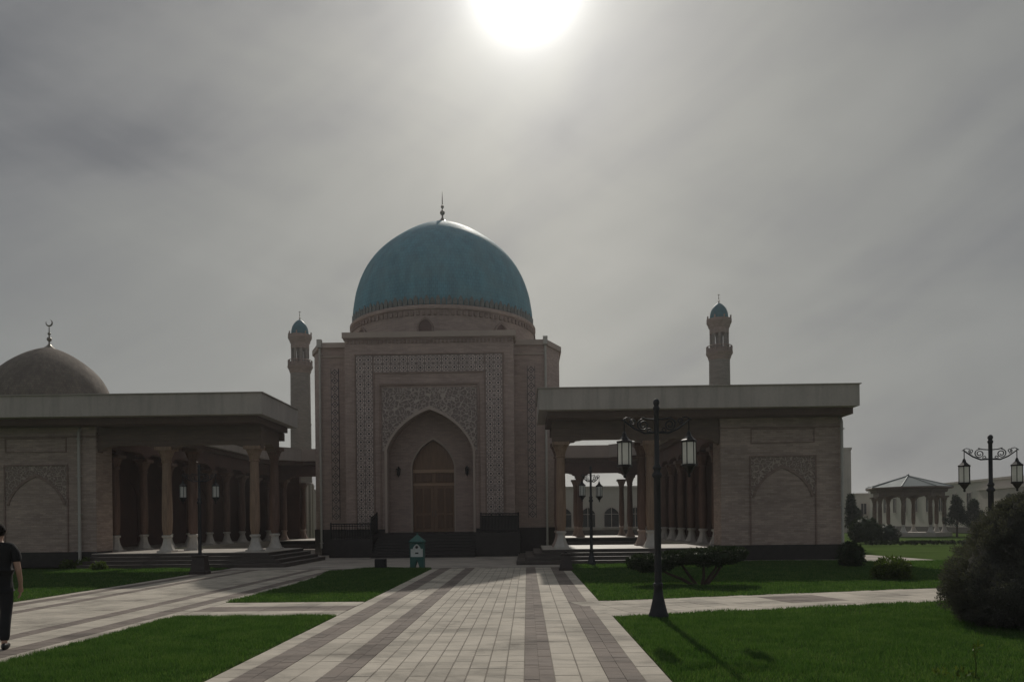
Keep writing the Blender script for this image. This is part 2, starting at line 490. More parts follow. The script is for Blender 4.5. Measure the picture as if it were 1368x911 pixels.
# ------------------------------------------------------------------ mesh building
class MB:
    def __init__(self):
        self.v, self.f, self.m = [], [], []

    def add(self, vs, fs, m=0):
        o = len(self.v)
        self.v += [tuple(p) for p in vs]
        self.f += [tuple(i + o for i in f) for f in fs]
        self.m += [m] * len(fs)

    def box(self, x0, x1, y0, y1, z0, z1, m=0):
        x0, x1 = min(x0, x1), max(x0, x1)
        y0, y1 = min(y0, y1), max(y0, y1)
        self.add([(x0, y0, z0), (x1, y0, z0), (x1, y1, z0), (x0, y1, z0), (x0, y0, z1), (x1, y0, z1), (x1, y1, z1), (x0, y1, z1)],
                 [(0, 3, 2, 1), (4, 5, 6, 7), (0, 1, 5, 4), (1, 2, 6, 5), (2, 3, 7, 6), (3, 0, 4, 7)], m)
        return self

    def prism(self, poly, a, b, axis='z', m=0):
        """extrude a polygon; axis z: poly in xy, axis y: poly in xz, axis x: poly in yz"""
        n = len(poly)
        put = {'z': lambda p, t: (p[0], p[1], t), 'y': lambda p, t: (p[0], t, p[1]), 'x': lambda p, t: (t, p[0], p[1])}[axis]
        vs = [put(p, a) for p in poly] + [put(p, b) for p in poly]
        area = sum(poly[i][0] * poly[(i + 1) % n][1] - poly[(i + 1) % n][0] * poly[i][1] for i in range(n))
        fl = (area > 0) == (b > a)
        if axis == 'y':
            fl = not fl
        f1 = tuple(range(n))
        f2 = tuple(range(n, 2 * n))
        fs = [f1[::-1] if fl else f1, f2 if fl else f2[::-1]]
        for i in range(n):
            j = (i + 1) % n
            q = (i, j, n + j, n + i)
            fs.append(q if fl else q[::-1])
        self.add(vs, fs, m)
        return self

    def band(self, outer, inner, a, b, axis='y', m=0):
        """ring or strip between two polylines of equal length, extruded"""
        for i in range(len(outer) - 1):
            self.prism([outer[i], outer[i + 1], inner[i + 1], inner[i]], a, b, axis, m)
        return self

    def lathe(self, prof, cx=0, cy=0, n=24, z=0, ph=0.0, m=0, cap=True):
        o = []
        for r, h in prof:
            for i in range(n):
                a = ph + 2 * math.pi * i / n
                o.append((cx + r * math.cos(a), cy + r * math.sin(a), z + h))
        fs = []
        for k in range(len(prof) - 1):
            for i in range(n):
                j = (i + 1) % n
                fs.append((k * n + i, k * n + j, (k + 1) * n + j, (k + 1) * n + i))
        if cap:
            fs.append(tuple(range(n))[::-1])
            fs.append(tuple(range((len(prof) - 1) * n, len(prof) * n)))
        self.add(o, fs, m)
        return self

    def tube(self, pts, r, n=6, m=0):
        pts = [Vector(p) for p in pts]
        rs = r if isinstance(r, (list, tuple)) else [r] * len(pts)
        vs, fs = [], []
        up = Vector((0, 0, 1))
        prev = None
        for i, p in enumerate(pts):
            t = (pts[min(i + 1, len(pts) - 1)] - pts[max(i - 1, 0)])
            t = t.normalized() if t.length > 1e-9 else Vector((0, 0, 1))
            if prev is None:
                ref = up if abs(t.z) < 0.9 else Vector((1, 0, 0))
                a = t.cross(ref).normalized()
            else:
                a = prev - t * prev.dot(t)
                a = a.normalized() if a.length > 1e-6 else t.cross(up).normalized()
            prev = a
            b = t.cross(a)
            for k in range(n):
                g = 2 * math.pi * k / n
                vs.append(p + (a * math.cos(g) + b * math.sin(g)) * rs[i])
        for i in range(len(pts) - 1):
            for k in range(n):
                j = (k + 1) % n
                fs.append((i * n + k, i * n + j, (i + 1) * n + j, (i + 1) * n + k))
        fs.append(tuple(range(n))[::-1])
        fs.append(tuple(range((len(pts) - 1) * n, len(pts) * n)))
        self.add(vs, fs, m)
        return self

    def ball(self, c, r, n=10, m=0, sz=1.0):
        prof = [(max(1e-4, r * math.sin(math.pi * i / n)), -r * sz * math.cos(math.pi * i / n)) for i in range(n + 1)]
        return self.lathe(prof, c[0], c[1], max(8, n), c[2], 0, m, False)

    def mesh(self, name, mats, smooth=False, bevel=0.0):
        me = bpy.data.meshes.new(name)
        me.from_pydata(self.v, [], self.f)
        for mt in (mats if isinstance(mats, (list, tuple)) else [mats]):
            me.materials.append(mt)
        if any(self.m):
            me.polygons.foreach_set('material_index', self.m)
        me.update()
        if smooth is not False:
            me.polygons.foreach_set('use_smooth', [True] * len(me.polygons))
            if smooth != 'all':
                me.set_sharp_from_angle(angle=R(38))
        return me

    def build(self, name, mats, parent=None, smooth=False, loc=(0, 0, 0), rz=0.0, bevel=0.0):
        o = link(name, self.mesh(name, mats, smooth), parent, loc, rz)
        if bevel:
            md = o.modifiers.new('edge', 'BEVEL')
            md.width = bevel
            md.segments = 1
            md.limit_method = 'ANGLE'
        return o


def link(name, data, parent=None, loc=(0, 0, 0), rz=0.0):
    o = bpy.data.objects.new(name, data)
    COL.objects.link(o)
    o.location = loc
    o.rotation_euler = (0, 0, rz)
    if parent is not None:
        o.parent = parent
    return o


def tag(o, label=None, cat=None, group=None, kind=None):
    for k, v in (('label', label), ('category', cat), ('group', group), ('kind', kind)):
        if v:
            o[k] = v
    return o


def thing(name, label, cat, loc=(0, 0, 0), rz=0.0, group=None):
    return tag(link(name, None, None, loc, rz), label, cat, group)


def copy_tree(o, parent=None):
    c = o.copy()
    COL.objects.link(c)
    c.parent = parent
    for ch in list(o.children):
        copy_tree(ch, c)
    return c


def np_mesh(name, verts, k, mat, smooth=False):
    """verts (n*k,3): n separate faces of k corners"""
    me = bpy.data.meshes.new(name)
    nv = len(verts)
    nf = nv // k
    me.vertices.add(nv)
    me.vertices.foreach_set('co', np.asarray(verts, np.float32).ravel())
    me.loops.add(nv)
    me.loops.foreach_set('vertex_index', np.arange(nv, dtype=np.int32))
    me.polygons.add(nf)
    me.polygons.foreach_set('loop_start', np.arange(0, nv, k, dtype=np.int32))
    me.materials.append(mat)
    me.update(calc_edges=True)
    return me


def arch(cx, w, z0, z1, n=12, p=2.5, q=0.66, tip=0.40):
    """pointed arch from (cx-w,z0) over the apex (cx,z1) to (cx+w,z0)"""
    h = z1 - z0
    half = []
    for i in range(n + 1):
        u = math.cos(0.5 * math.pi * i / n)
        zz = z0 + h * ((1 - u ** p) ** q * (1 - tip) + (1 - u) * tip)
        half.append((u, zz))
    left = [(cx - w * u, zz) for u, zz in half]
    right = [(cx + w * u, zz) for u, zz in half[-2::-1]]
    return left + right


AX = -4.9                                    # axis of the whole complex

# ------------------------------------------------------------------ ground, plaza, paths
g = MB()
g.box(-450, 450, -60, 600, -0.6, -0.065)
tag(g.build('ground', M['lawn_far']), kind='structure')


def sheet(name, poly, z, mat, th=0.05):
    return tag(MB().prism(poly, z - th, z).build(name, mat), kind='structure')


# forecourt in front of the steps, and the court behind the mosque
sheet('plaza', [(-11.45, 25.6), (-7.0, 25.6), (-6.95, 26.1), (-5.55, 27.75), (-3.5, 26.9), (-3.5, 26.0), (1.72, 26.0), (1.72, 28.4),
                (0.9, 42), (-11.4, 42), (-11.4, 28.5)], -0.0135, M['plaza'])
sheet('courtyard', [(-16.5, 40), (8.0, 40), (8.0, 50.4), (-16.5, 50.4)], -0.012, M['plaza'])

PAVE = {}


def paver_mesh(w, l, kind, shade):
    key = (round(w, 3), round(l, 3), kind, shade)
    if key not in PAVE:
        b = MB()
        e = 0.005 if kind == 'l' else 0.0015
        x, y = w / 2, l / 2
        lo = [(-x, -y, -0.05), (x, -y, -0.05), (x, y, -0.05), (-x, y, -0.05)]
        md = [(-x, -y, -e), (x, -y, -e), (x, y, -e), (-x, y, -e)]
        tp = [(-x + e, -y + e, 0), (x - e, -y + e, 0), (x - e, y - e, 0), (-x + e, y - e, 0)]
        b.add(lo + md + tp, [(8, 9, 10, 11)] + [(i, (i + 1) % 4, 4 + (i + 1) % 4, 4 + i) for i in range(4)]
              + [(4 + i, 4 + (i + 1) % 4, 8 + (i + 1) % 4, 8 + i) for i in range(4)])
        PAVE[key] = (b, b.mesh('paver', M['pave_%s%d' % (kind, shade)]))
    return PAVE[key]


def lay(name, tiles, near, limit=300, parent=None):
    """tiles: (cx, cy, w, l, kind, rot). The nearest LIMIT in view are separate pavers, the others one mesh."""
    tiles = sorted(tiles, key=lambda t: (t[1] < near, t[1]))
    mats = [M['pave_%s%d' % (k, s)] for k in 'lb' for s in range(3)]
    rest = MB()
    for i, (cx, cy, w, l, kind, rot) in enumerate(tiles):
        fld = math.sin(cx * 3.1 + 1.3 * math.sin(cy * 1.7)) + math.sin(cy * 2.3 + 2.0 * math.sin(cx * 2.2)) + random.uniform(-0.9, 0.9)
        sh = 0 if fld < -1.05 else (2 if fld > 0.7 else 1)
        dz = random.uniform(-0.002, 0.002)
        b, me = paver_mesh(w, l, kind, sh)
        if i < limit:
            o = link('paver', me, parent, (cx, cy, dz), rot)
        else:
            c, s = math.cos(rot), math.sin(rot)
            rest.add([(cx + c * x - s * y, cy + s * x + c * y, z + dz) for x, y, z in b.v], b.f, (0 if kind == 'l' else 3) + sh)
    if rest.v:
        o = rest.build('paving', mats, parent)
        o['kind'] = 'stuff'


SECTION = [(0.27, 'l', 1, 0.45), (0.37, 'b', 2, 0.185), (0.56, 'l', 2, 0.45), (0.32, 'b', 2, 0.16), (1.87, 'l', 9, 0.405),
           (0.32, 'b', 2, 0.16), (0.56, 'l', 2, 0.45), (0.37, 'b', 2, 0.185), (0.27, 'l', 1, 0.45)]


def long_path(name, xc, y0, y1, near, limit):
    root = sheet(name, [(xc - 2.455, y0), (xc + 2.455, y0), (xc + 2.455, y1), (xc - 2.455, y1)], -0.008, M['joint'], 0.04)
    tiles = []
    x = xc - 2.455
    for w, kind, cols, row in SECTION:
        cw = w / cols
        gx, gy = (0.011, 0.005) if kind == 'l' else (0.003, 0.003)
        for c in range(cols):
            n = int((y1 - y0) / row)
            off = (row * 0.5 if (kind == 'b' and c % 2) else 0.0)
            for r in range(n):
                tiles.append((x + (c + 0.5) * cw, y0 + (r + 0.5) * row + off * 0.98, cw - gx, row - gy, kind, random.uniform(-0.006, 0.006)))
        x += w
    lay(name, tiles, near, limit, root)


long_path('central_path', -0.98, 4.0, 27.4, 7.5, 300)
long_path('side_path', -8.87, 4.0, 27.4, 11.0, 200)


def cross_path(name, p0, p1, width, brown, near, limit):
    p0, p1 = Vector(p0), Vector(p1)
    d = (p1 - p0).normalized()
    nrm = Vector((-d.y, d.x))
    L = (p1 - p0).length
    rot = math.atan2(d.y, d.x)
    q = [p0, p1, p1 + nrm * width, p0 + nrm * width]
    root = sheet(name, [(v.x, v.y) for v in q], -0.0105, M['joint'], 0.03)
    tiles = []
    cw, row = L / round(L / 0.45), width / 6
    for i in range(round(L / cw)):
        for j in range(6):
            s, t = (i + 0.5) * cw, (j + 0.5) * row
            c = p0 + d * s + nrm * t
            kind = 'b' if brown(s, t / width) else 'l'
            tiles.append((c.x, c.y, cw - 0.008, row - 0.008, kind, rot))
    lay(name, tiles, near, limit, root)


cross_path('right_walk', (1.51, 12.98), (24.0, 19.2), 2.45, lambda s, t: 3.9 < s < 5.3 and 0.25 < t < 0.8, 0, 200)
cross_path('link_path', (-6.40, 13.42), (-3.45, 13.42), 2.35, lambda s, t: 0.33 < t < 0.67, 0, 100)
sheet('apron', [(12.9, 28.5), (15.9, 29.5), (15.4, 34.0), (13.1, 34.2)], -0.006, M['plaza'])
sheet('kerb_strip', [(7.9, 29.75), (12.95, 29.75), (12.95, 30.2), (7.9, 30.2)], 0.02, M['plaza'])


# ------------------------------------------------------------------ lawns
def in_poly(x, y, poly):
    ins = np.zeros(len(x), bool)
    n = len(poly)
    for i in range(n):
        x0, y0 = poly[i]
        x1, y1 = poly[(i + 1) % n]
        if y0 == y1:
            continue
        c = ((y0 > y) != (y1 > y)) & (x < (x1 - x0) * (y - y0) / (y1 - y0) + x0)
        ins ^= c
    return ins


LAWNS = [
    [(-6.412, 3.5), (-3.438, 3.5), (-3.438, 13.41), (-6.412, 13.41)],
    [(-6.412, 15.78), (-3.438, 15.78), (-3.438, 26.9), (-5.5, 27.7), (-6.9, 26.1), (-6.412, 22)],
    [(-40, 3.5), (-11.36, 3.5), (-11.36, 28.35), (-40, 28.35)],
    [(1.478, 3.5), (24, 3.5), (24, 19.16), (1.478, 12.96)],
    [(1.478, 15.46), (24, 21.68), (24, 30), (13.0, 28.4), (12.9, 29.7), (7.7, 29.7), (7.7, 28.55), (1.478, 28.55)],
]
for poly in LAWNS:
    sheet('lawn', poly, 0.0, M['soil'], 0.06)


def blades():
    out = []
    for poly, (ya, yb, dens, wd, ht) in [
        (LAWNS[0], (6.5, 13.4, 5200, 0.010, 0.050)), (LAWNS[3], (6.5, 13.0, 4200, 0.011, 0.050)), (LAWNS[3], (13.0, 19.2, 2000, 0.017, 0.055)),
        (LAWNS[1], (15.8, 27.7, 1700, 0.019, 0.055)), (LAWNS[4], (15.5, 29.8, 1100, 0.022, 0.055)), (LAWNS[2], (16.0, 28.4, 900, 0.022, 0.055)),
    ]:
        xs = [p[0] for p in poly]
        x0, x1 = max(min(xs), -24), min(max(xs), 18)
        n = int((x1 - x0) * (yb - ya) * dens)
        x = RNG.uniform(x0, x1, n)
        y = RNG.uniform(ya, yb, n)
        ex, ey = x + 0.03 * np.sin(y * 9 + 2 * np.sin(y * 3.7)) + RNG.normal(0, 0.012, n), y + 0.03 * np.sin(x * 8 + 2 * np.sin(x * 4.1)) + RNG.normal(0, 0.012, n)
        ok = in_poly(ex, ey, poly) & (np.abs(x + 0.02 * y) < 0.72 * y + 1.0)
        big = np.sin(x * 1.7 + 1.4 * np.sin(y * 1.1)) * np.sin(y * 2.1 + 1.2 * np.sin(x * 1.9))
        clump = 0.5 + 0.3 * np.sin(x * 6.1 + 1.7 * np.sin(y * 4.3)) * np.sin(y * 7.7 + 1.3 * np.sin(x * 3.9)) + 0.25 * big
        ok &= RNG.random(n) < 0.55 + 0.6 * clump
        x, y, clump = x[ok], y[ok], clump[ok]
        n = len(x)
        h = ht * (0.35 + 0.5 * RNG.random(n) + 0.75 * clump)
        a = RNG.uniform(0, 2 * np.pi, n)
        w = wd * RNG.uniform(0.6, 1.2, n) * 0.5
        lean = RNG.uniform(0.1, 0.8, n) * h
        b = RNG.uniform(0, 2 * np.pi, n)
        v = np.empty((n, 3, 3), np.float32)
        v[:, 0] = np.stack([x - np.cos(a) * w, y - np.sin(a) * w, np.full(n, -0.004)], 1)
        v[:, 1] = np.stack([x + np.cos(a) * w, y + np.sin(a) * w, np.full(n, -0.004)], 1)
        v[:, 2] = np.stack([x + np.cos(b) * lean, y + np.sin(b) * lean, h], 1)
        out.append(v.reshape(-1, 3))
    return np.concatenate(out)


tag(link('grass', np_mesh('grass', blades(), 3, M['grass'])), 'short mown green grass of the lawns between the paved paths', 'grass', kind='stuff')

# ------------------------------------------------------------------ columns shared by all halls
PL = 0.55                                    # platform height


def make_column(wood, stone, height, name='column'):
    """shaft with children base and capital; foot at the origin"""
    b = MB()
    n = 16
    prof = [(0.14, 0.70), (0.165, 0.78), (0.19, 0.95), (0.205, 1.35), (0.195, 2.2), (0.172, height - 0.85), (0.165, height - 0.62)]
    b.lathe(prof, n=n)
    shaft = b.mesh('column', wood, True)
    c = MB()
    s = 0.30
    c.box(-s, s, -s, s, 0, 0.08)
    for i in range(6):                       # concave square vase
        t0, t1 = i / 6, (i + 1) / 6
        r0, r1 = (0.285 - 0.145 * math.sin(t * math.pi / 2) ** 0.9 if t < 1 else 0.14 for t in (t0, t1))
        c.lathe([(r0 * 1.12, 0.08 + t0 * 0.50), (r1 * 1.12, 0.08 + t1 * 0.50)], n=8, ph=math.pi / 8, cap=False)
    c.lathe([(0.155, 0.58), (0.215, 0.63), (0.215, 0.69), (0.17, 0.705), (0.10, 0.712)], n=8, ph=math.pi / 8)
    base = c.mesh('base', stone)
    k = MB()
    z = height - 0.64
    k.lathe([(0.185, 0), (0.215, 0.04), (0.185, 0.09)], n=16, z=z)
    for i, (r0, r1, h0, h1) in enumerate([(0.185, 0.215, 0.09, 0.22), (0.215, 0.265, 0.22, 0.36), (0.265, 0.32, 0.36, 0.50)]):
        k.lathe([(r0, h0), (r1, h1 - 0.03), (r1, h1)], n=8, z=z, ph=math.pi / 8)
    k.box(-0.34, 0.34, -0.34, 0.34, z + 0.50, z + 0.637)
    cap = k.mesh('capital', wood)
    return shaft, base, cap


COLS = {}


def put_column(parent, x, y, z, wood, stone, height=4.33):
    key = (wood, stone, round(height, 3))
    if key not in COLS:
        COLS[key] = make_column(M[wood], M[stone], height)
    s, b, c = COLS[key]
    o = link('column', s, parent, (x, y, z))
    link('base', b, o)
    link('capital', c, o)
    return o


def bracket_beam(u0, u1, cols, zt, zb, drop=0.55, reach=0.95):
    """beam profile in (u,z): flat soffit with scalloped brackets dropping beside each column"""
    pts = [(u0, zt), (u0, zb)]
    for c in cols:
        prof = [(-reach, 0), (-reach * 0.86, -0.10 * drop), (-reach * 0.70, -0.14 * drop), (-reach * 0.62, -0.34 * drop), (-reach * 0.46, -0.40 * drop),
                (-reach * 0.38, -0.66 * drop), (-reach * 0.25, -0.74 * drop), (-0.2, -drop)]
        prof = prof + [(-a, h) for a, h in prof[::-1]]
        for a, h in prof:
            u = c + a
            if u0 + 0.001 < u < u1 - 0.001:
                pts.append((u, zb + h))
            elif u <= u0 and (pts[-1][0] == u0):
                pts[-1] = (u0, zb + h)
            elif u >= u1:
                pts.append((u1, zb + h))
    if pts[-1][0] < u1:
        pts.append((u1, zb))
    pts.append((u1, zt))
    out = []
    for q in pts:
        if not out or (abs(out[-1][0] - q[0]) > 1e-6 or abs(out[-1][1] - q[1]) > 1e-6):
            out.append(q)
    return out


def niche_panel(parent, s, uc, y, w=1.28, zr=3.05, zs=2.55, zt=4.75, brick=True):
    """arched blind panel carved in a brick wall that faces the camera; frame, spandrel and arch line stand proud"""
    X = AX + s * uc
    top = zt - 0.6
    ar = arch(X, w - 0.06, zs, top - 0.32, 10)
    sp = MB().prism([(X - w, zs)] + ar + [(X + w, zs), (X + w, top), (X - w, top)], y - 0.012, y + 0.02, 'y')
    panel = sp.build('spandrel', M['arabesque2'], parent)
    fr = MB()
    t = 0.055
    fr.box(X - w - t, X - w, y - 0.045, y + 0.02, 0.62, top + t)
    fr.box(X + w, X + w + t, y - 0.045, y + 0.02, 0.62, top + t)
    fr.box(X - w, X + w, y - 0.045, y + 0.02, top, top + t)
    inn = arch(X, w - 0.16, zs, top - 0.45, 10)
    fr.band(ar, inn, y - 0.035, y + 0.02, 'y')
    fr.build('panel_frame', M['brick_red'], parent)
    up = MB()
    for z in (top + 0.55, top + 1.10):
        up.box(X - w, X + w, y - 0.03, y + 0.02, z, z + 0.04)
    up.box(X - w, X - w + .05, y - 0.028, y + 0.02, top + 0.59, top + 1.10)
    up.box(X + w - .05, X + w, y - 0.028, y + 0.02, top + 0.59, top + 1.10)
    up.build('panel_frame', M['brick_red'], parent)


def drain_pipe(parent, x, y, z0, z1, kick=True):
    b = MB()
    pts = [(x, y, z1), (x, y, z0 + 0.35)]
    if kick:
        pts = [(x, y + 0.25, z1 + 0.25), (x, y + 0.1, z1 + 0.15)] + pts + [(x, y - 0.03, z0 + 0.2), (x, y - 0.22, z0 + 0.03)]
    b.tube(pts, 0.06, 8)
    for k in range(4):
        z = z0 + 0.6 + k * (z1 - z0 - 0.9) / 3
        b.box(x - 0.085, x + 0.085, y - 0.07, y + 0.11, z, z + 0.04)
    return b.build('drain_pipe', M['pipe'], parent, True)


# ------------------------------------------------------------------ the two pavilions with their galleries
def pavilion(s, label):
    side = 'left' if s < 0 else 'right'
    root = thing('colonnaded_pavilion', label, 'pavilion', (0, 0, 0), 0, 'colonnaded pavilions either side of the mosque')
    X = lambda u: AX + s * u
    P = lambda pts: [(X(u), y) for u, y in pts]
    # brick end wall
    MB().box(X(12.72), X(17.55), 30.3, 31.5, 0.0, 5.72).build('wall', M['brick'], root)
    MB().box(X(12.69), X(17.60), 30.25, 31.4, 0.0, 0.62).build('plinth', M['granite'], root)
    MB().box(X(12.70), X(17.575), 30.27, 30.30, 5.30, 5.36).build('string_course', M['brick_red'], root)
    niche_panel(root, s, 15.2, 30.3)
    # outer gallery wall with arched niches on its inner face
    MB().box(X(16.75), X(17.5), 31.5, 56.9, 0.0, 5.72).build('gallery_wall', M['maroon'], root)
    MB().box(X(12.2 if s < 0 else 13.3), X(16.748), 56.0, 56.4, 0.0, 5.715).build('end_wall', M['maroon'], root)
    for i in range(7):
        yc = 34.2 + i * 3.0
        ar = arch(yc, 0.95, 3.1, 4.15, 8)
        fr = [(yc - 1.15, 0.7)] + [(yc - 0.95, 0.7)] + ar + [(yc + 0.95, 0.7), (yc + 1.15, 0.7), (yc + 1.15, 4.5), (yc - 1.15, 4.5)]
        MB().prism(fr, X(16.752), X(16.68), 'x').build('niche_frame', M['maroon'], root)
    # roof: deep pale fascia, soffit boards, cornice
    roof = [(5.4, 29.0), (17.72, 29.0), (17.72, 57), (10.5, 57), (10.5, 51), (12.3, 49), (12.3, 33.6), (5.4, 33.6)]
    MB().prism(P(roof), 5.97, 6.80).build('roof', M['stucco'], root)
    cop = [(5.34, 28.94), (17.78, 28.94), (17.78, 57), (10.5, 57), (10.5, 50.94), (12.24, 48.97), (12.24, 33.66), (5.34, 33.66)]
    MB().prism(P(cop), 6.80, 6.83).build('coping', M['stucco'], root)
    sof = [(5.75, 29.45), (17.66, 29.45), (17.66, 57), (10.5, 57), (10.5, 51.3), (12.6, 49.2), (12.6, 33.25), (5.75, 33.25)]
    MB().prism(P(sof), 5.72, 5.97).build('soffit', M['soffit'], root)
    # beams
    cu = [6.3, 9.95]
    prof = bracket_beam(5.95, 12.70, cu + [12.9], 5.72, 4.96, 0.28, 0.9)
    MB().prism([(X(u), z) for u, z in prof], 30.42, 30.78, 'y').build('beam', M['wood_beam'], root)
    MB().box(X(5.90), X(12.70), 30.36, 30.42, 5.42, 5.50).box(X(5.90), X(12.70), 30.38, 30.42, 5.12, 5.16).build('beam_moulding', M['wood_beam'], root)
    pr2 = bracket_beam(30.78, 33.2, [33.0], 5.72, 5.1, 0.36, 0.8)
    MB().prism(pr2, X(6.12), X(6.48), 'x').build('beam', M['wood_beam'], root)
    MB().box(X(5.95), X(12.6), 33.2, 33.45, 5.38, 5.72).build('beam', M['wood_beam'], root)
    ys = [32.2 + 2.42 * i for i in range(9)]
    pr3 = bracket_beam(31.52, 52.6, ys, 5.72, 5.02, 0.24, 0.7)
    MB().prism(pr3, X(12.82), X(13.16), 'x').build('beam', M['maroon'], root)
    # platform and steps
    MB().box(X(5.5), X(12.685), 29.85, 34.6, 0.42, PL - 0.03).build('platform', M['granite_step'], root)
    MB().box(X(5.52), X(12.685), 29.87, 34.6, PL - 0.03, PL).build('platform_floor', M['floor'], root, bevel=0.008)
    MB().prism(P([(12.69, 31.41), (16.75, 31.41), (16.75, 50), (12.4, 50), (12.4, 34.6), (12.69, 34.6)]), 0.02, PL - 0.004).build('gallery_floor', M['floor'], root)
    for i in range(3):
        e = 0.34 * (i + 1)
        h1 = PL - 0.1375 * (i + 1)
        MB().box(X(5.5 - e), X(12.683), 29.85 - e, 34.6 + e * (s > 0), max(-0.05, h1 - 0.145), h1).build('step', M['granite_step'], root, bevel=0.008)
    # columns
    for u in cu:
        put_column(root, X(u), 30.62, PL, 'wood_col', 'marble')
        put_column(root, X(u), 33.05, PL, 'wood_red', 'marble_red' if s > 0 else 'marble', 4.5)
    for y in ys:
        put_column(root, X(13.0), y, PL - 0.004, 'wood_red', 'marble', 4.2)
    # rain pipe
    drain_pipe(root, X(13.35) if s < 0 else X(17.48), 30.19 if s < 0 else 30.1, 0.02, 5.5)
    return root


pavilion(-1, 'long flat-roofed pavilion with open columns on the left, below the brown dome')
pavilion(1, 'long flat-roofed pavilion with open columns on the right, behind the two-lantern lamp')

# rear colonnade closing the court
root = thing('rear_colonnade', 'low colonnade with pale fascia seen through the right pavilion, behind the mosque', 'colonnade')
MB().box(AX - 10.5, AX + 10.5, 51, 57, 5.97, 6.80).build('roof', M['stucco_warm'], root)
MB().box(AX - 10.5, AX + 10.5, 51.3, 56.9, 5.72, 5.97).build('soffit', M['soffit'], root)
rc = [-12.0 + 3.43 * i for i in range(8)]
MB().prism([(AX + u, z) for u, z in bracket_beam(-12.8, 12.8, rc, 5.72, 4.95, 0.45, 0.8)], 51.6, 51.95, 'y').build('beam', M['maroon'], root)
MB().box(AX - 13, AX + 13, 50.6, 57, 0.0, PL).build('platform', M['floor'], root)
MB().box(AX - 12.9, AX + 12.9, 50.58, 50.6, 0.0, PL - 0.06).build('riser', M['granite'], root)
MB().box(AX - 12.9, AX + 12.9, 50.2, 50.57, -0.05, 0.27).build('step', M['granite_step'], root)
for u in rc:
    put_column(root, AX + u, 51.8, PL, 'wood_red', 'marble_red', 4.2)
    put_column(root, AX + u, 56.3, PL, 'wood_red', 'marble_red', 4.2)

# ------------------------------------------------------------------ the mosque
mosque = thing('mosque', 'large brick mosque with tall tiled portal and big turquoise dome', 'mosque', (0, 0, 0))
X = lambda u: AX + u
PY = 38.0
body = [(-6.76, 41.2), (-5.95, 39.5), (-4.25, 39.5), (-4.25, 39.72), (4.25, 39.72), (4.25, 39.5), (5.95, 39.5), (6.76, 41.2), (6.76, 51.0), (-6.76, 51.0)]
MB().prism([(X(u), y) for u, y in body], 0, 10.95).build('wall', M['brick_portal'], mosque)
cor = [(-6.88, 41.2), (-6.03, 39.38), (-4.32, 39.38), (-4.32, 40), (4.32, 40), (4.32, 39.38), (6.03, 39.38), (6.88, 41.2), (6.88, 51.1), (-6.88, 51.1)]
MB().prism([(X(u), y) for u, y in cor], 10.95, 11.22).build('cornice', M['stucco_warm'], mosque)
for sg in (-1, 1):
    pl = [(X(sg * 6.82), 41.15), (X(sg * 5.98), 39.44), (X(sg * 4.36), 39.44), (X(sg * 4.36), 39.6), (X(sg * 6.0), 41.2)]
    MB().prism(pl, 0, 1.35).build('plinth', M['granite'], mosque)
    MB().box(X(sg * 4.32), X(sg * 5.9), 39.44, 39.5, 10.45, 10.52).build('string_course', M['stucco_warm'], mosque)
    # vertical strip of zigzag tiles
    me = MB().box(-0.21, 0.21, -0.02, 0.02, -0.20, 0.20).mesh('tile', M['tile_zig'])
    for i in range(19):
        o = link('tile', me, mosque, (X(sg * 5.2), 39.48, 2.05 + i * 0.422))
    drain_pipe(mosque, X(sg * 5.96), 39.36, 0.02, 10.9, False)
    MB().box(X(sg * 5.96) - 0.12, X(sg * 5.96) + 0.12, 39.2, 39.45, 10.95, 11.36).build('rain_head', M['pipe'], mosque)

# portal with pointed recess
AW, AS, AA = 2.28, 5.30, 7.52
op = arch(AX, AW, AS, AA, 16)
front = [(X(-4.3), 0), (X(-AW), 0)] + op + [(X(AW), 0), (X(4.3), 0), (X(4.3), 10.98), (X(-4.3), 10.98)]
MB().prism(front, PY, 39.30, 'y').build('portal', M['brick_portal'], mosque)
DW, DS, DA = 1.17, 4.62, 6.12
dop = arch(AX, DW, DS, DA, 12)
back = [(X(-4.2), 0), (X(-DW), 0)] + dop + [(X(DW), 0), (X(4.2), 0), (X(4.2), 10.9), (X(-4.2), 10.9)]
MB().prism(back, 39.30, 39.70, 'y').build('niche_wall', M['brick_portal'], mosque)
MB().box(X(-4.42), X(4.42), PY - 0.12, 39.4, 11.08, 11.36).build('portal_cornice', M['stucco_warm'], mosque)
MB().box(X(-4.36), X(4.36), PY - 0.06, 39.35, 10.98, 11.08).build('portal_cornice', M['brick_red'], mosque)
d = MB()
for i in range(44):
    u = -4.2 + i * 0.195
    d.box(X(u), X(u + 0.1), PY - 0.07, PY, 10.80, 10.96)
tag(d.build('dentils', M['brick_red'], mosque), kind='stuff')
for sg in (-1, 1):
    MB().box(X(sg * 2.32), X(sg * 4.36), PY - 0.06, 39.2, 0, 1.35).build('plinth', M['granite'], mosque)

# mouldings round the tile band and the inner frame
fr = MB()
def rect_frame(b, hw, top, bot, t, y0, y1):
    b.box(X(-hw - t), X(-hw), y0, y1, bot, top + t)
    b.box(X(hw), X(hw + t), y0, y1, bot, top + t)
    b.box(X(-hw), X(hw), y0, y1, top, top + t)
rect_frame(fr, 3.74, 10.20, 1.36, 0.07, PY - 0.07, PY + 0.02)
rect_frame(fr, 2.80, 9.26, 1.36, 0.07, PY - 0.05, PY + 0.02)
rect_frame(fr, 2.46, 8.66, 1.36, 0.09, PY - 0.08, PY + 0.02)
fr.build('portal_frame', M['brick_red'], mosque)
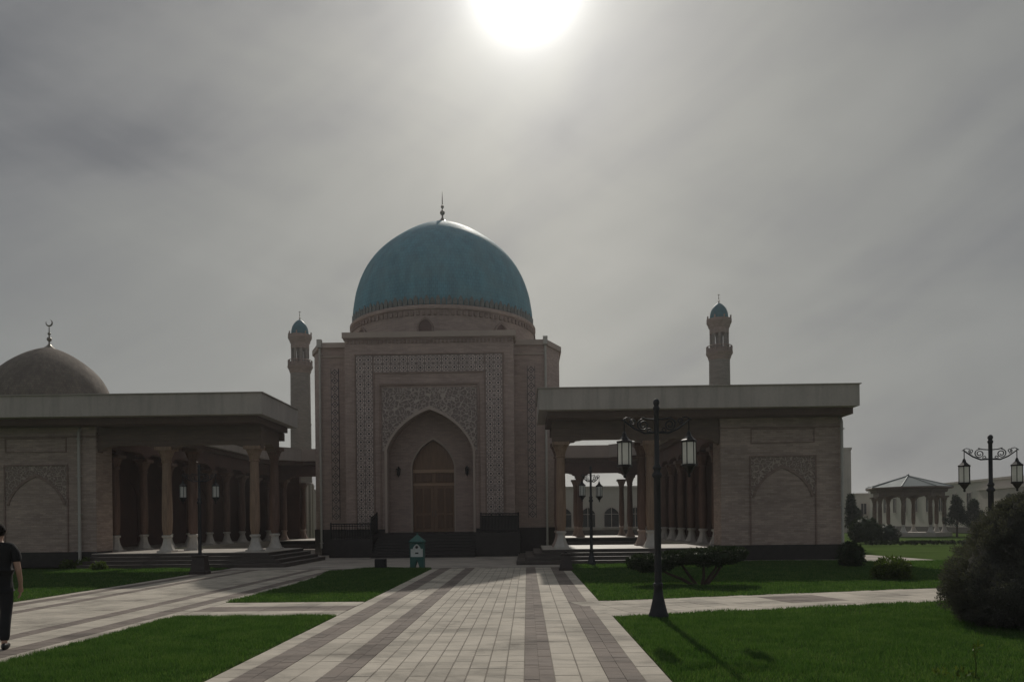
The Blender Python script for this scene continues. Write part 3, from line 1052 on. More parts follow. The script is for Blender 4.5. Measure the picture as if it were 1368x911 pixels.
# star tiles: two columns each side, two rows across the top
me = MB().box(-0.2065, 0.2065, -0.02, 0.02, -0.2065, 0.2065).mesh('tile', M['tile_star'])
S = 0.425
for sg in (-1, 1):
    for c in range(2):
        for r in range(21):
            link('tile', me, mosque, (X(sg * (3.09 + c * S)), PY - 0.022, 1.60 + r * S * 0.985))
nx = 13
for c in range(nx):
    for r in range(2):
        if 1:
            link('tile', me, mosque, (X(-2.59 + c * (5.18 / (nx - 1))), PY - 0.022, 9.54 + r * S))
# spandrel and arch moulding
ow = 2.40
sp = [(X(-ow), AS)] + op + [(X(ow), AS), (X(ow), 8.52), (X(-ow), 8.52)]
MB().prism(sp, PY - 0.03, PY + 0.01, 'y').build('spandrel', M['arabesque'], mosque)
ar_o = arch(AX, AW + 0.03, AS, AA + 0.08, 16)
ar_i = arch(AX, AW - 0.09, AS, AA - 0.10, 16)
am = MB().band(ar_o, ar_i, PY - 0.07, PY + 0.25, 'y')
am.box(X(-AW - 0.03), X(-AW + 0.09), PY - 0.07, PY + 0.25, 1.16, AS)
am.box(X(AW + 0.03), X(AW - 0.09), PY - 0.07, PY + 0.25, 1.16, AS)
am.build('arch_moulding', M['stucco_warm'], mosque)
di = arch(AX, DW - 0.07, DS, DA - 0.1, 12)
dm = MB().band(arch(AX, DW + 0.02, DS, DA + 0.03, 12), di, 39.26, 39.5, 'y')
dm.box(X(-DW - 0.02), X(-DW + 0.07), 39.26, 39.5, 1.16, DS).box(X(DW + 0.02), X(DW - 0.07), 39.26, 39.5, 1.16, DS)
dm.build('arch_moulding', M['stucco_warm'], mosque)
# door: tympanum, transom with two panels, two leaves with panels
door = MB().box(X(-1.12), X(1.12), 39.60, 39.69, 1.17, 4.3).build('door', M['door_wood'], mosque)
MB().prism([(X(-1.12), 4.46)] + arch(AX, 1.11, 4.62, 5.98, 12) + [(X(1.12), 4.46)], 39.58, 39.69, 'y').build('tympanum', M['door_wood'], door)
MB().box(X(-1.12), X(1.12), 39.52, 39.6, 4.30, 4.46).build('transom', M['door_light'], door)
MB().box(X(-1.12), X(1.12), 39.53, 39.6, 3.62, 3.74).build('transom', M['door_light'], door)
for sg in (-1, 1):
    MB().box(X(sg * 0.10), X(sg * 1.02), 39.56, 39.6, 3.80, 4.24).build('transom_panel', M['door_dark'], door, bevel=0.02)
    lf = MB().box(X(sg * 0.02), X(sg * 1.10), 39.54, 39.6, 1.19, 3.60).build('door_leaf', M['door_wood'], door)
    for z0, z1 in ((1.36, 2.05), (2.18, 3.46)):
        MB().box(X(sg * 0.18), X(sg * 0.52), 39.51, 39.54, z0, z1).box(X(sg * 0.62), X(sg * 0.96), 39.50, 39.54, z0, z1).build('door_panel', M['door_dark'], door, bevel=0.012)
    MB().tube([(X(sg * 0.09), 39.48, 2.0), (X(sg * 0.09), 39.48, 2.3)], 0.02).build('door_handle', M['gold'], door)
    # wall lantern
    w = MB()
    w.box(-0.04, 0.04, -0.03, 0.0, -0.12, 0.12).tube([(0, -0.03, 0.05), (0, -0.16, 0.1), (0, -0.2, 0.02)], 0.018)
    w.lathe([(0.02, 0.26), (0.05, 0.2), (0.12, 0.12), (0.12, 0.1)], 0, -0.2, 6)
    w.lathe([(0.10, 0.1), (0.085, -0.16)], 0, -0.2, 6)
    w.lathe([(0.09, -0.16), (0.05, -0.22), (0.012, -0.3)], 0, -0.2, 6)
    tag(w.build('wall_lantern', M['iron'], None, loc=(X(sg * 1.80), 39.30, 4.36)),
        'small black wall lantern %s of the arched wooden mosque door' % ('left' if sg < 0 else 'right'), 'lantern', 'lanterns beside the mosque door')

# entrance steps, landing, railings
for i in range(8):
    h = 1.16 - 0.145 * (i + 1)
    MB().box(X(-2.62), X(2.40), 37.9 - 0.29 * (i + 1), 37.9 - 0.29 * i - 0.002 if i else 37.9, max(-0.05, h - 0.15), h).build('step', M['granite'], mosque, bevel=0.006)
MB().box(X(-2.62), X(2.40), 37.9, 39.6, 0.95, 1.16).build('landing', M['granite'], mosque)
for i in range(1, 8):
    pass
MB().box(X(-2.62), X(2.4), 35.9, 37.9, -0.06, 0.0).build('step_footing', M['granite'], mosque)


def railing(parent, pts, h, gap=0.13, base=0.0):
    b = MB()
    pts = [Vector(p) for p in pts]
    for a, c in zip(pts, pts[1:]):
        n = max(1, int((c - a).length / gap))
        for i in range(n + 1):
            p = a.lerp(c, i / n)
            b.tube([p, p + Vector((0, 0, h))], 0.014, 5)
        up = Vector((0, 0, h))
        b.tube([a + up, c + up], 0.035, 6)
        b.tube([a + up * 0.85, c + up * 0.85], 0.018, 5)
        b.tube([a + up * 0.1, c + up * 0.1], 0.018, 5)
    for p in pts:
        b.box(p.x - 0.035, p.x + 0.035, p.y - 0.035, p.y + 0.035, p.z, p.z + h + 0.06)
    return b.build('railing', M['iron'], parent)


MB().box(X(-4.75), X(-2.63), 36.3, 37.93, 0, 0.92).build('ramp_wall', M['granite'], mosque)
MB().box(X(2.42), X(4.55), 36.3, 37.93, 0, 1.16).build('ramp_wall', M['granite'], mosque)
railing(mosque, [(X(-4.68), 36.4, 0.92), (X(-2.72), 36.4, 0.92)], 0.72)
railing(mosque, [(X(-2.70), 36.45, 0.92), (X(-2.70), 37.8, 1.16)], 1.0)
railing(mosque, [(X(2.66), 36.4, 1.16), (X(4.48), 36.4, 1.16)], 0.9, 0.07)
MB().box(X(2.70), X(4.44), 36.41, 36.45, 1.26, 1.98).build('railing_panel', M['granite'], mosque)

# drum and dome
DX, DY = -5.0, 46.0
MB().lathe([(5.55, 11.0), (5.55, 13.18), (5.65, 13.25), (5.65, 13.40), (5.58, 13.46), (5.5, 13.48)], DX, DY, 96).build('drum', M['brick_portal'], mosque, True)
d = MB()
for i in range(110):
    a = 2 * math.pi * i / 110
    c, s_ = math.cos(a), math.sin(a)
    w = 0.09
    for r0, r1, z0, z1 in ((5.56, 5.63, 12.90, 13.15),):
        q = [(DX + c * r0 - s_ * w, DY + s_ * r0 + c * w), (DX + c * r1 - s_ * w, DY + s_ * r1 + c * w),
             (DX + c * r1 + s_ * w, DY + s_ * r1 - c * w), (DX + c * r0 + s_ * w, DY + s_ * r0 - c * w)]
        d.prism(q, z0, z1)
tag(d.build('drum_frieze', M['brick_red'], mosque), kind='stuff')
for i in range(8):
    a = R(-94 + 45 * i)
    ar = arch(0, 0.36, 12.25, 12.66, 6)
    rm = Matrix.Translation((DX, DY, 0)) @ Matrix.Rotation(a + R(90), 4, 'Z')
    b = MB().prism([(-0.36, 11.6)] + ar + [(0.36, 11.6)], -5.60, -5.45, 'y')
    b.v = [tuple(rm @ Vector(p)) for p in b.v]
    w = b.build('drum_window', M['maroon'], mosque)
    f = MB().band([(-0.46, 11.6)] + arch(0, 0.46, 12.25, 12.78, 6) + [(0.46, 11.6)], [(-0.36, 11.6)] + ar + [(0.36, 11.6)], -5.66, -5.5, 'y')
    f.v = [tuple(rm @ Vector(p)) for p in f.v]
    f.build('frame', M['brick_red'], w)

PROF = [(0.985, 0), (1.0, 0.06), (0.998, 0.12), (0.985, 0.20), (0.962, 0.30), (0.915, 0.42), (0.85, 0.53), (0.765, 0.63), (0.66, 0.72), (0.54, 0.80), (0.41, 0.873), (0.285, 0.93), (0.165, 0.972), (0.08, 0.992), (0.03, 1.0)]


def smooth_profile(p, k=4):
    out = []
    for i in range(len(p) - 1):
        p0 = p[max(i - 1, 0)]
        p1, p2 = p[i], p[i + 1]
        p3 = p[min(i + 2, len(p) - 1)]
        for j in range(k):
            t = j / k
            out.append(tuple(0.5 * (2 * b + (c - a) * t + (2 * a - 5 * b + 4 * c - d_) * t * t + (3 * b - a - 3 * c + d_) * t ** 3)
                             for a, b, c, d_ in zip(p0, p1, p2, p3)))
    out.append(p[-1])
    return out


SP = smooth_profile(PROF)
MB().lathe([(5.47 * r, 13.48 + 6.57 * h) for r, h in SP], DX, DY, 128).build('dome', M['dome_teal'], mosque, 'all')
d = MB()
for i in range(112):                         # pointed petals at the foot of the dome
    a = 2 * math.pi * i / 112
    rm = Matrix.Translation((DX, DY, 13.50)) @ Matrix.Rotation(a + R(90), 4, 'Z')
    hh = 0.52 if i % 2 else 0.40
    b = MB().prism([(-0.12, 0), (0.12, 0), (0.125, hh * 0.55), (0.06, hh * 0.85), (0, hh), (-0.06, hh * 0.85), (-0.125, hh * 0.55)], -5.515, -5.42, 'y')
    d.add([tuple(rm @ Vector(p)) for p in b.v], b.f)
tag(d.build('petal_frieze', M['petal'], mosque), kind='stuff')


def finial(parent, x, y, z, s, crescent=False, name='finial'):
    b = MB()
    b.lathe([(0.42 * s, -0.05 * s), (0.40 * s, 0.06 * s), (0.22 * s, 0.20 * s), (0.09 * s, 0.34 * s), (0.06 * s, 0.40 * s), (0.05 * s, 0.55 * s)], x, y, 16, z)
    b.ball((x, y, z + 0.70 * s), 0.155 * s, 10)
    b.lathe([(0.045 * s, 0.8 * s), (0.045 * s, 1.0 * s)], x, y, 8, z)
    b.ball((x, y, z + 1.07 * s), 0.10 * s, 10)
    b.lathe([(0.035 * s, 1.12 * s), (0.03 * s, 1.45 * s), (0.008 * s, 2.0 * s if not crescent else 1.6 * s)], x, y, 8, z)
    if crescent:
        pts, rs = [], []
        for i in range(15):
            a = R(-90 - 135 + 270 * i / 14 + 20)
            pts.append((x + 0.21 * s * math.cos(a), y, z + (1.80 + 0.21 * math.sin(a)) * s))
            rs.append(0.012 * s + 0.045 * s * math.sin(math.pi * i / 14))
        b.tube(pts, rs, 8)
    return b.build(name, M['gold'], parent, True)


finial(mosque, DX, DY, 20.0, 1.0)

# ------------------------------------------------------------------ brown domed mausoleum far left
bx, by = -38.6, 60.0
mz = thing('mausoleum', 'brown ribbed dome with crescent finial showing above the left pavilion roof', 'mausoleum')
MB().box(bx - 6, bx + 6, by - 6, by + 6, 0, 8.6).build('wall', M['brick'], mz)
MB().lathe([(4.7, 8.6), (4.7, 10.2), (4.82, 10.25), (4.82, 10.5)], bx, by, 64).build('drum', M['brick'], mz, True)
MB().lathe([(4.62 * r, 10.5 + 5.65 * h) for r, h in SP], bx, by, 96).build('dome', M['dome_brown'], mz, 'all')
finial(mz, bx, by, 16.0, 1.22, True)


# ------------------------------------------------------------------ minarets
def minaret(x, y, label, rz=0.0):
    t = thing('minaret', label, 'minaret', (x, y, 0), rz, 'minarets behind the mosque')
    ph = math.pi / 16
    MB().lathe([(1.10, 0), (1.10, 5.2), (1.0, 5.3), (0.96, 6.0), (0.94, 10.4), (0.97, 10.42), (0.97, 10.55), (0.93, 10.57), (0.90, 14.95)], n=16, ph=ph).build('shaft', M['brick_grey'], t, True)
    b = MB()
    for i in range(16):
        a = 2 * math.pi * i / 16
        b.tube([(1.08 * math.cos(a), 1.08 * math.sin(a), 0.2), (1.08 * math.cos(a), 1.08 * math.sin(a), 5.1)], 0.09, 6)
    b.build('ribbing', M['stucco'], t, True)
    MB().lathe([(0.88, 14.9), (1.0, 15.15), (0.98, 15.2), (1.16, 15.5), (1.16, 15.62)], n=16, ph=ph).build('corbel', M['brick_red'], t)
    b = MB()
    for i in range(16):
        a = 2 * math.pi * i / 16
        b.box(1.07 * math.cos(a) - 0.045, 1.07 * math.cos(a) + 0.045, 1.07 * math.sin(a) - 0.045, 1.07 * math.sin(a) + 0.045, 15.62, 16.12)
    b.lathe([(1.1, 16.06), (1.13, 16.1), (1.05, 16.16)], n=16, ph=ph, cap=False)
    b.lathe([(1.0, 15.62), (1.0, 15.95)], n=16, ph=ph, cap=False)
    b.build('balcony_rail', M['brick_red'], t)
    b = MB()
    for i in range(8):
        a = 2 * math.pi * i / 8 + math.pi / 8
        b.lathe([(0.13, 15.6), (0.13, 17.3)], 0.70 * math.cos(a), 0.70 * math.sin(a), 8)
    b.build('arcade', M['brick_grey'], t, True)
    MB().lathe([(0.32, 15.6), (0.32, 17.3)], n=10).build('core', M['brick_grey'], t, True)
    MB().lathe([(0.84, 17.15), (0.84, 17.6), (0.95, 17.75), (0.93, 17.8), (1.09, 18.1), (1.09, 18.36), (0.8, 18.38)], n=16, ph=ph).build('cornice', M['brick_red'], t)
    b = MB()
    for i in range(8):
        a = 2 * math.pi * i / 8
        b.box(1.05 * math.cos(a) - 0.05, 1.05 * math.cos(a) + 0.05, 1.05 * math.sin(a) - 0.05, 1.05 * math.sin(a) + 0.05, 18.36, 18.6)
    b.build('crenels', M['brick_red'], t)
    MB().lathe([(0.80 * r, 18.38 + 1.38 * h) for r, h in SP], n=32).build('dome', M['teal_small'], t, 'all')
    b = MB()
    b.lathe([(0.12, 19.55), (0.05, 19.75), (0.03, 19.9), (0.02, 20.5)], n=8)
    b.ball((0, 0, 19.9), 0.08, 8)
    b.ball((0, 0, 20.15), 0.05, 8)
    b.box(-0.1, 0.1, -0.015, 0.015, 20.42, 20.46)
    b.build('finial', M['gold'], t)
    return t


ml = minaret(-19.95, 66.0, 'slim minaret with small teal dome just left of the mosque, standing behind the left pavilion')
ml.scale = (0.95, 0.95, 1)
mn = minaret(16.25, 63.0, 'slim minaret with small dark dome rising above the right pavilion roof', R(11))
mn.scale = (0.95, 0.95, 1)


# ------------------------------------------------------------------ buildings behind the court
def arched_window(parent, xc, y, z0, zs, za, hw):
    a = arch(xc, hw, zs, za, 6)
    w = MB().prism([(xc - hw, z0)] + a + [(xc + hw, z0)], y - 0.02, y + 0.05, 'y').build('window', M['window_dark'], parent)
    f = MB().band([(xc - hw - 0.14, z0)] + arch(xc, hw + 0.14, zs, za + 0.18, 6) + [(xc + hw + 0.14, z0)], [(xc - hw, z0)] + a + [(xc + hw, z0)], y - 0.1, y + 0.03, 'y')
    f.box(xc - 0.03, xc + 0.03, y - 0.05, y - 0.021, z0, za - 0.02).box(xc - hw, xc + hw, y - 0.045, y - 0.021, zs - 0.05, zs)
    f.build('frame', M['stucco'], w)
    MB().box(xc - hw - 0.2, xc + hw + 0.2, y - 0.16, y, z0 - 0.14, z0).build('sill', M['stucco'], w)


hall = thing('court_building', 'cream building with arched windows seen through the right pavilion opening', 'building')
MB().box(-30, 24, 75, 84, 0, 4.9).build('wall', M['cream'], hall)
MB().box(-30.15, 24.15, 74.85, 84.15, 4.9, 5.12).build('coping', M['stucco'], hall)
MB().box(-30.05, 24.05, 74.93, 75, 0, 0.75).build('plinth', M['granite_step'], hall)
for i in range(18):
    arched_window(hall, -27.5 + i * 2.36 + (0.55 if i > 11 else 0), 75, 1.05, 2.35, 3.0, 0.72)


def far_wing(name, label, pts, h, wins, mat='cream'):
    """long building given by its court face from pts[0] to pts[1]; wins are distances along it"""
    t = thing(name, label, 'building')
    a, b = Vector(pts[0]), Vector(pts[1])
    d = (b - a).normalized()
    nrm = Vector((-d.y, d.x))
    L = (b - a).length
    ang = math.atan2(d.y, d.x)
    t.location = (a.x, a.y, 0)
    t.rotation_euler = (0, 0, ang)
    MB().box(0, L, 0, 9, 0, h).build('wall', M[mat], t)
    MB().box(-0.12, L + 0.12, -0.14, 9.14, h, h + 0.22).build('coping', M['stucco'], t)
    MB().box(-0.03, L + 0.03, -0.05, 0, 0, 0.6).build('plinth', M['granite_step'], t)
    for s_, z0, z1, hw in wins:
        w = MB().box(s_ - hw, s_ + hw, -0.012, 0.05, z0, z1).build('window', M['window_dark'], t)
        f = MB()
        e = 0.1
        f.box(s_ - hw - e, s_ - hw, -0.07, 0.02, z0, z1 + e).box(s_ + hw, s_ + hw + e, -0.07, 0.02, z0, z1 + e).box(s_ - hw, s_ + hw, -0.07, 0.02, z1, z1 + e)
        f.box(s_ - 0.03, s_ + 0.03, -0.04, -0.013, z0, z1)
        f.build('frame', M['stucco'], w)
        MB().box(s_ - hw - e - .04, s_ + hw + e + .04, -0.12, 0, z0 - 0.1, z0).build('sill', M['stucco'], w)
    return t


far_wing('long_building', 'long pale building with tall narrow windows behind the gazebo and the right lamp', ((47.2, 104), (44.6, 69.5)), 5.15,
         [(2.2 + 3.06 * i, 2.3, 4.1, 0.42) for i in range(11)])
far_wing('flat_building', 'low pale flat-roofed building with two windows just right of the right pavilion', ((46.0, 107), (52, 106.0)), 4.95,
         [(1.6, 2.2, 3.7, 0.35), (3.0, 2.2, 3.7, 0.35), (4.6, 2.2, 3.7, 0.35)])
w = far_wing('taller_building', 'taller grey building with bright ledge at the right edge, behind the big bush', ((43.7, 66), (62, 64)), 4.25, [(3 + 3 * i, 1.6, 3.0, 0.5) for i in range(5)], 'stucco')
MB().box(-0.2, 18.6, -0.9, 0.0, 4.47, 4.62).build('ledge', M['white_paint'], w)
MB().box(0.9, 18, 0.4, 8, 4.48, 5.35).build('parapet', M['stucco'], w)
chim = MB().box(-0.5, 0.5, -0.5, 0.5, 0, 9.4).box(-0.57, 0.57, -0.57, 0.57, 9.4, 9.65)
tag(chim.build('chimney_tower', M['stucco'], None, loc=(36.25, 86, 0)), 'narrow pale tower close behind the edge of the right pavilion wall', 'tower')
for i, (x, y, h) in enumerate(((52.0, 115, 6.6), (55.0, 118, 7.3))):
    b = MB().lathe([(0.10, 0), (0.06, h * 0.7), (0.03, h)], n=6)
    b.box(-0.35, 0.35, -0.02, 0.02, h * 0.86, h * 0.88)
    tag(b.build('mast', M['pipe'], None, loc=(x, y, 0)), ('thin bare mast above the flat building, the shorter of two', 'thin bare mast above the gazebo roof, the taller of two')[i], 'mast', 'thin masts on the skyline')

# ------------------------------------------------------------------ gazebo
gz = thing('gazebo', 'octagonal garden gazebo with pale sheet-metal roof on columns', 'gazebo', (35.3, 70.0, 0))
gz.scale = (0.9, 0.9, 1)
ph = R(10)
MB().lathe([(3.5, 3.95), (3.6, 4.2), (4.05, 4.28), (4.05, 4.42)], n=8, ph=ph).build('eaves', M['soffit'], gz)
for i in range(8):
    a0, a1 = ph + i * math.pi / 4, ph + (i + 1) * math.pi / 4
    p0 = (4.02 * math.cos(a0), 4.02 * math.sin(a0), 4.424)
    p1 = (4.02 * math.cos(a1), 4.02 * math.sin(a1), 4.424)
    ap = (0, 0, 5.5)
    b = MB().add([p0, p1, ap, (0, 0, 4.43)], [(0, 1, 2), (1, 0, 3), (0, 2, 3), (2, 1, 3)])
    b = MB()
    b.add([p0, p1, ap, (0, 0, 4.43)], [(0, 1, 2), (1, 0, 3), (0, 2, 3), (2, 1, 3)])
    b.build('roof_panel', M['roof_metal'], gz)
rb = MB()
for i in range(8):
    a0 = ph + i * math.pi / 4
    rb.tube([(4.03 * math.cos(a0), 4.03 * math.sin(a0), 4.44), (0, 0, 5.52)], 0.05, 5)
rb.ball((0, 0, 5.55), 0.14, 8)
rb.build('roof_ridges', M['roof_metal'], gz)
for i in range(8):
    a0, a1 = ph + i * math.pi / 4, ph + (i + 1) * math.pi / 4
    A = Vector((3.2 * math.cos(a0), 3.2 * math.sin(a0), 0))
    B = Vector((3.2 * math.cos(a1), 3.2 * math.sin(a1), 0))
    L = (B - A).length
    prof = [(0, 4.28), (0, 3.1), (0.25, 3.4), (0.5, 3.55), (L / 2, 3.7), (L - 0.5, 3.55), (L - 0.25, 3.4), (L, 3.1), (L, 4.28)]
    b = MB().prism(prof, -0.1, 0.1, 'y')
    rm = Matrix.Translation(A) @ Matrix.Rotation(math.atan2((B - A).y, (B - A).x), 4, 'Z')
    b.v = [tuple(rm @ Vector(p)) for p in b.v]
    b.build('arched_beam', M['wood_beam'], gz)
    put_column(gz, A.x, A.y, 0.3, 'wood_beam', 'marble', 3.3)
MB().lathe([(3.9, -0.05), (3.9, 0.3)], n=8, ph=ph).build('platform', M['floor'], gz)


# ------------------------------------------------------------------ plants
def leaf_cloud(cent, nrm, n_each, spread, size, aspect, up=0.25):
    """leaf quads around clump centres (m,3); each clump gets n_each leaves pointing along nrm with scatter"""
    m = len(cent)
    n = m * n_each
    c = np.repeat(cent, n_each, 0)
    d = np.repeat(nrm, n_each, 0)
    off = RNG.normal(0, 1, (n, 3))
    off *= (spread * RNG.random((n, 1)) ** 0.5) / (np.linalg.norm(off, axis=1, keepdims=True) + 1e-9)
    p = c + off
    dirv = d + RNG.normal(0, 0.75, (n, 3)) + np.array([0, 0, up])
    dirv /= np.linalg.norm(dirv, axis=1, keepdims=True) + 1e-9
    side = np.cross(dirv, RNG.normal(0, 1, (n, 3)))
    side /= np.linalg.norm(side, axis=1, keepdims=True) + 1e-9
    l = size * RNG.uniform(0.6, 1.4, (n, 1))
    w = l * aspect * 0.5
    v = np.empty((n, 4, 3), np.float32)
    v[:, 0] = p
    v[:, 1] = p + dirv * l * 0.5 + side * w
    v[:, 2] = p + dirv * l
    v[:, 3] = p + dirv * l * 0.5 - side * w
    return v.reshape(-1, 3)


def lump(th, z, seed):
    return (0.10 * np.sin(3 * th + seed + 4 * z) + 0.08 * np.sin(7 * th - 5 * z + 2 * seed) + 0.07 * np.sin(11 * z + 3 * th + seed))


def cone_bush(name, loc, label, cat, prof, clumps, each, spread, leaf, aspect, mat, seed=0.0, group=None, trunk=True, lumpy=1.0):
    """prof: list of (z, r) silhouette"""
    t = thing(name, label, cat, loc, 0, group)
    zs = np.array([p[0] for p in prof])
    rs = np.array([p[1] for p in prof])
    z = RNG.uniform(zs[0], zs[-1], clumps * 3)
    keep = RNG.random(len(z)) < (np.interp(z, zs, rs) / rs.max() + 0.12)
    z = z[keep][:clumps]
    th = RNG.uniform(0, 2 * np.pi, len(z))
    r = np.interp(z, zs, rs) * (1 + lumpy * lump(th, z, seed)) * RNG.uniform(0.72, 1.0, len(z))
    cent = np.stack([r * np.cos(th), r * np.sin(th), z], 1)
    nrm = np.stack([np.cos(th), np.sin(th), 0.35 + 0.8 * (z / zs[-1]) ** 2], 1)
    nrm /= np.linalg.norm(nrm, axis=1, keepdims=True)
    link('crown', np_mesh('crown', leaf_cloud(cent, nrm, each, spread, leaf, aspect), 4, mat), t)
    # solid leaf-coloured core added inside the crown to block light
    b = MB()
    n = 22
    pr = []
    for i in range(11):
        zz = zs[0] + (zs[-1] - zs[0]) * (0.02 + 0.93 * i / 10)
        pr.append((max(0.02, float(np.interp(zz, zs, rs)) * 0.74), zz))
    b.lathe(pr, n=n)
    b.v = [(x * (1 + lumpy * float(lump(math.atan2(y, x), zz, seed))), y * (1 + lumpy * float(lump(math.atan2(y, x), zz, seed))), zz) for x, y, zz in b.v]
    b.build('light_block_core', mat, t, 'all')
    if trunk:
        MB().tube([(0, 0, -0.05), (0.02, 0.01, zs[0] + 0.3), (0.0, 0.02, zs[-1] * 0.6)], [0.07 * rs.max(), 0.06 * rs.max(), 0.02], 8).build('trunk', M['bark'], t)
    return t


cone_bush('juniper_bush', (7.55, 11.5, 0), 'big dark conical juniper bush on the lawn at the right edge', 'bush',
          [(0.03, 0.85), (0.2, 1.08), (0.48, 1.20), (0.75, 1.10), (1.02, 0.92), (1.3, 0.74), (1.6, 0.56), (1.82, 0.36), (1.95, 0.07)],
          2200, 64, 0.085, 0.034, 0.34, M['juniper'], 1.3, lumpy=0.65)
# distant and nearer small shrubs
cone_bush('round_bush', (22.6, 50.5, 0), 'round clipped dark bush beyond the right pavilion wall corner', 'bush',
          [(0.02, 0.75), (0.4, 1.02), (0.85, 1.08), (1.25, 0.9), (1.55, 0.5), (1.68, 0.1)], 320, 30, 0.12, 0.10, 0.4, M['topiary'], 0.4, lumpy=0.4)
cone_bush('dark_shrub', (10.95, 25.6, 0), 'small dark upright shrub at the base corner of the right pavilion wall', 'shrub',
          [(0.02, 0.32), (0.3, 0.42), (0.55, 0.40), (0.72, 0.25), (0.82, 0.05)], 130, 30, 0.08, 0.07, 0.4, M['topiary'], 2.2)
cone_bush('yellow_green_shrub', (9.75, 20.2, 0), 'low yellowish-green leafy shrub alone on the right-hand lawn', 'shrub',
          [(0.02, 0.35), (0.2, 0.45), (0.38, 0.40), (0.5, 0.22), (0.56, 0.06)], 130, 24, 0.10, 0.085, 0.45, M['shrub'], 3.1)
cone_bush('dark_shrub', (24.9, 52.5, 0), 'small dark shrub beside the round bush in front of the gazebo', 'shrub',
          [(0.02, 0.7), (0.4, 0.95), (0.75, 0.8), (1.05, 0.4), (1.15, 0.1)], 160, 26, 0.12, 0.10, 0.4, M['conifer'], 4.0)
for i, (x, y, s, lb) in enumerate(((-18.35, 29.5, 0.9, 'small yellowish weed at the left wall plinth, leftmost of three'),
                                   (-17.55, 29.35, 1.15, 'small yellowish shrub at the foot of the white rain pipe'),
                                   (-16.2, 28.0, 0.95, 'small yellowish weed at the end of the left pavilion steps'))):
    cone_bush('small_shrub', (x, y, 0), lb, 'shrub', [(0.01, 0.2 * s), (0.12 * s, 0.26 * s), (0.26 * s, 0.18 * s), (0.34 * s, 0.04)], 36, 22, 0.07, 0.08, 0.4, M['shrub'], i, 'small shrubs at the left wall')

# cloud-pruned topiary: flat pads on leaning stems
tp = thing('topiary_bush', 'flat-topped cloud-pruned bush with bare crooked stems on the right lawn', 'bush', (4.0, 18.9, 0))
for k, (dx, dy, zc, rx, ry, rz_) in enumerate(((-0.85, 0.1, 0.60, 0.62, 0.5, 0.23), (-0.1, 0.5, 0.70, 0.5, 0.45, 0.17), (0.55, -0.1, 0.74, 0.72, 0.55, 0.22), (1.05, 0.35, 0.78, 0.55, 0.5, 0.20))):
    u = RNG.normal(0, 1, (300, 3))
    u /= np.linalg.norm(u, axis=1, keepdims=True)
    c = u * np.array([rx, ry, rz_]) * RNG.uniform(0.82, 1.0, (300, 1))
    c[:, 2] = np.minimum(c[:, 2], rz_ * 0.55) + zc
    c[:, 0] += dx
    c[:, 1] += dy
    o = link('pad', np_mesh('pad', leaf_cloud(c, u, 36, 0.07, 0.05, 0.45), 4, M['topiary']), tp)
    b = MB().ball((0, 0, 0), 1.0, 12)
    b.v = [(dx + x * rx * 0.86, dy + y * ry * 0.86, zc + min(z * rz_ * 0.86, rz_ * 0.42)) for x, y, z in b.v]
    b.build('light_block_core', M['topiary'], o, 'all')  # solid core added inside each pad so light does not pass through
for k, (pts) in enumerate(([(0.25, 0, -0.05), (-0.1, 0.02, 0.16), (-0.45, 0.05, 0.30), (-0.8, 0.1, 0.52)], [(0.3, 0.05, -0.05), (0.1, 0.2, 0.25), (-0.1, 0.4, 0.6)],
                           [(0.36, 0, -0.05), (0.42, -0.02, 0.22), (0.40, -0.05, 0.66)], [(0.40, 0, -0.05), (0.58, 0.05, 0.22), (0.72, 0.0, 0.42), (0.8, 0, 0.66)],
                           [(0.44, 0.02, -0.05), (0.8, 0.2, 0.3), (1.05, 0.3, 0.68)])):
    MB().tube(pts, [0.045 - 0.008 * i for i in range(len(pts))], 7).build('stem', M['bark'], tp)

# low clipped hedge strips behind the topiary and across the far lawn
def hedge(x0, y0, x1, y1, h, w, label):
    L = math.hypot(x1 - x0, y1 - y0)
    n = int(L * 60)
    t_ = RNG.random(n)
    side = RNG.uniform(-1, 1, n)
    z = RNG.uniform(0.03, 1.0, n) ** 0.6 * h
    dx, dy = (x1 - x0) / L, (y1 - y0) / L
    c = np.stack([x0 + (x1 - x0) * t_ - dy * side * w / 2, y0 + (y1 - y0) * t_ + dx * side * w / 2, z], 1)
    nr = np.stack([-dy * side, dx * side, np.full(n, 0.7)], 1)
    o = link('hedge', np_mesh('hedge', leaf_cloud(c, nr, 26, 0.07, 0.07, 0.45), 4, M['topiary']))
    tag(o, label, 'hedge')


hedge(4.75, 27.6, 7.5, 27.6, 0.34, 0.5, 'low clipped dark hedge below the right pavilion steps')
hedge(20.5, 46.0, 28.0, 44.8, 0.22, 0.5, 'thin low hedge line across the far right lawn')

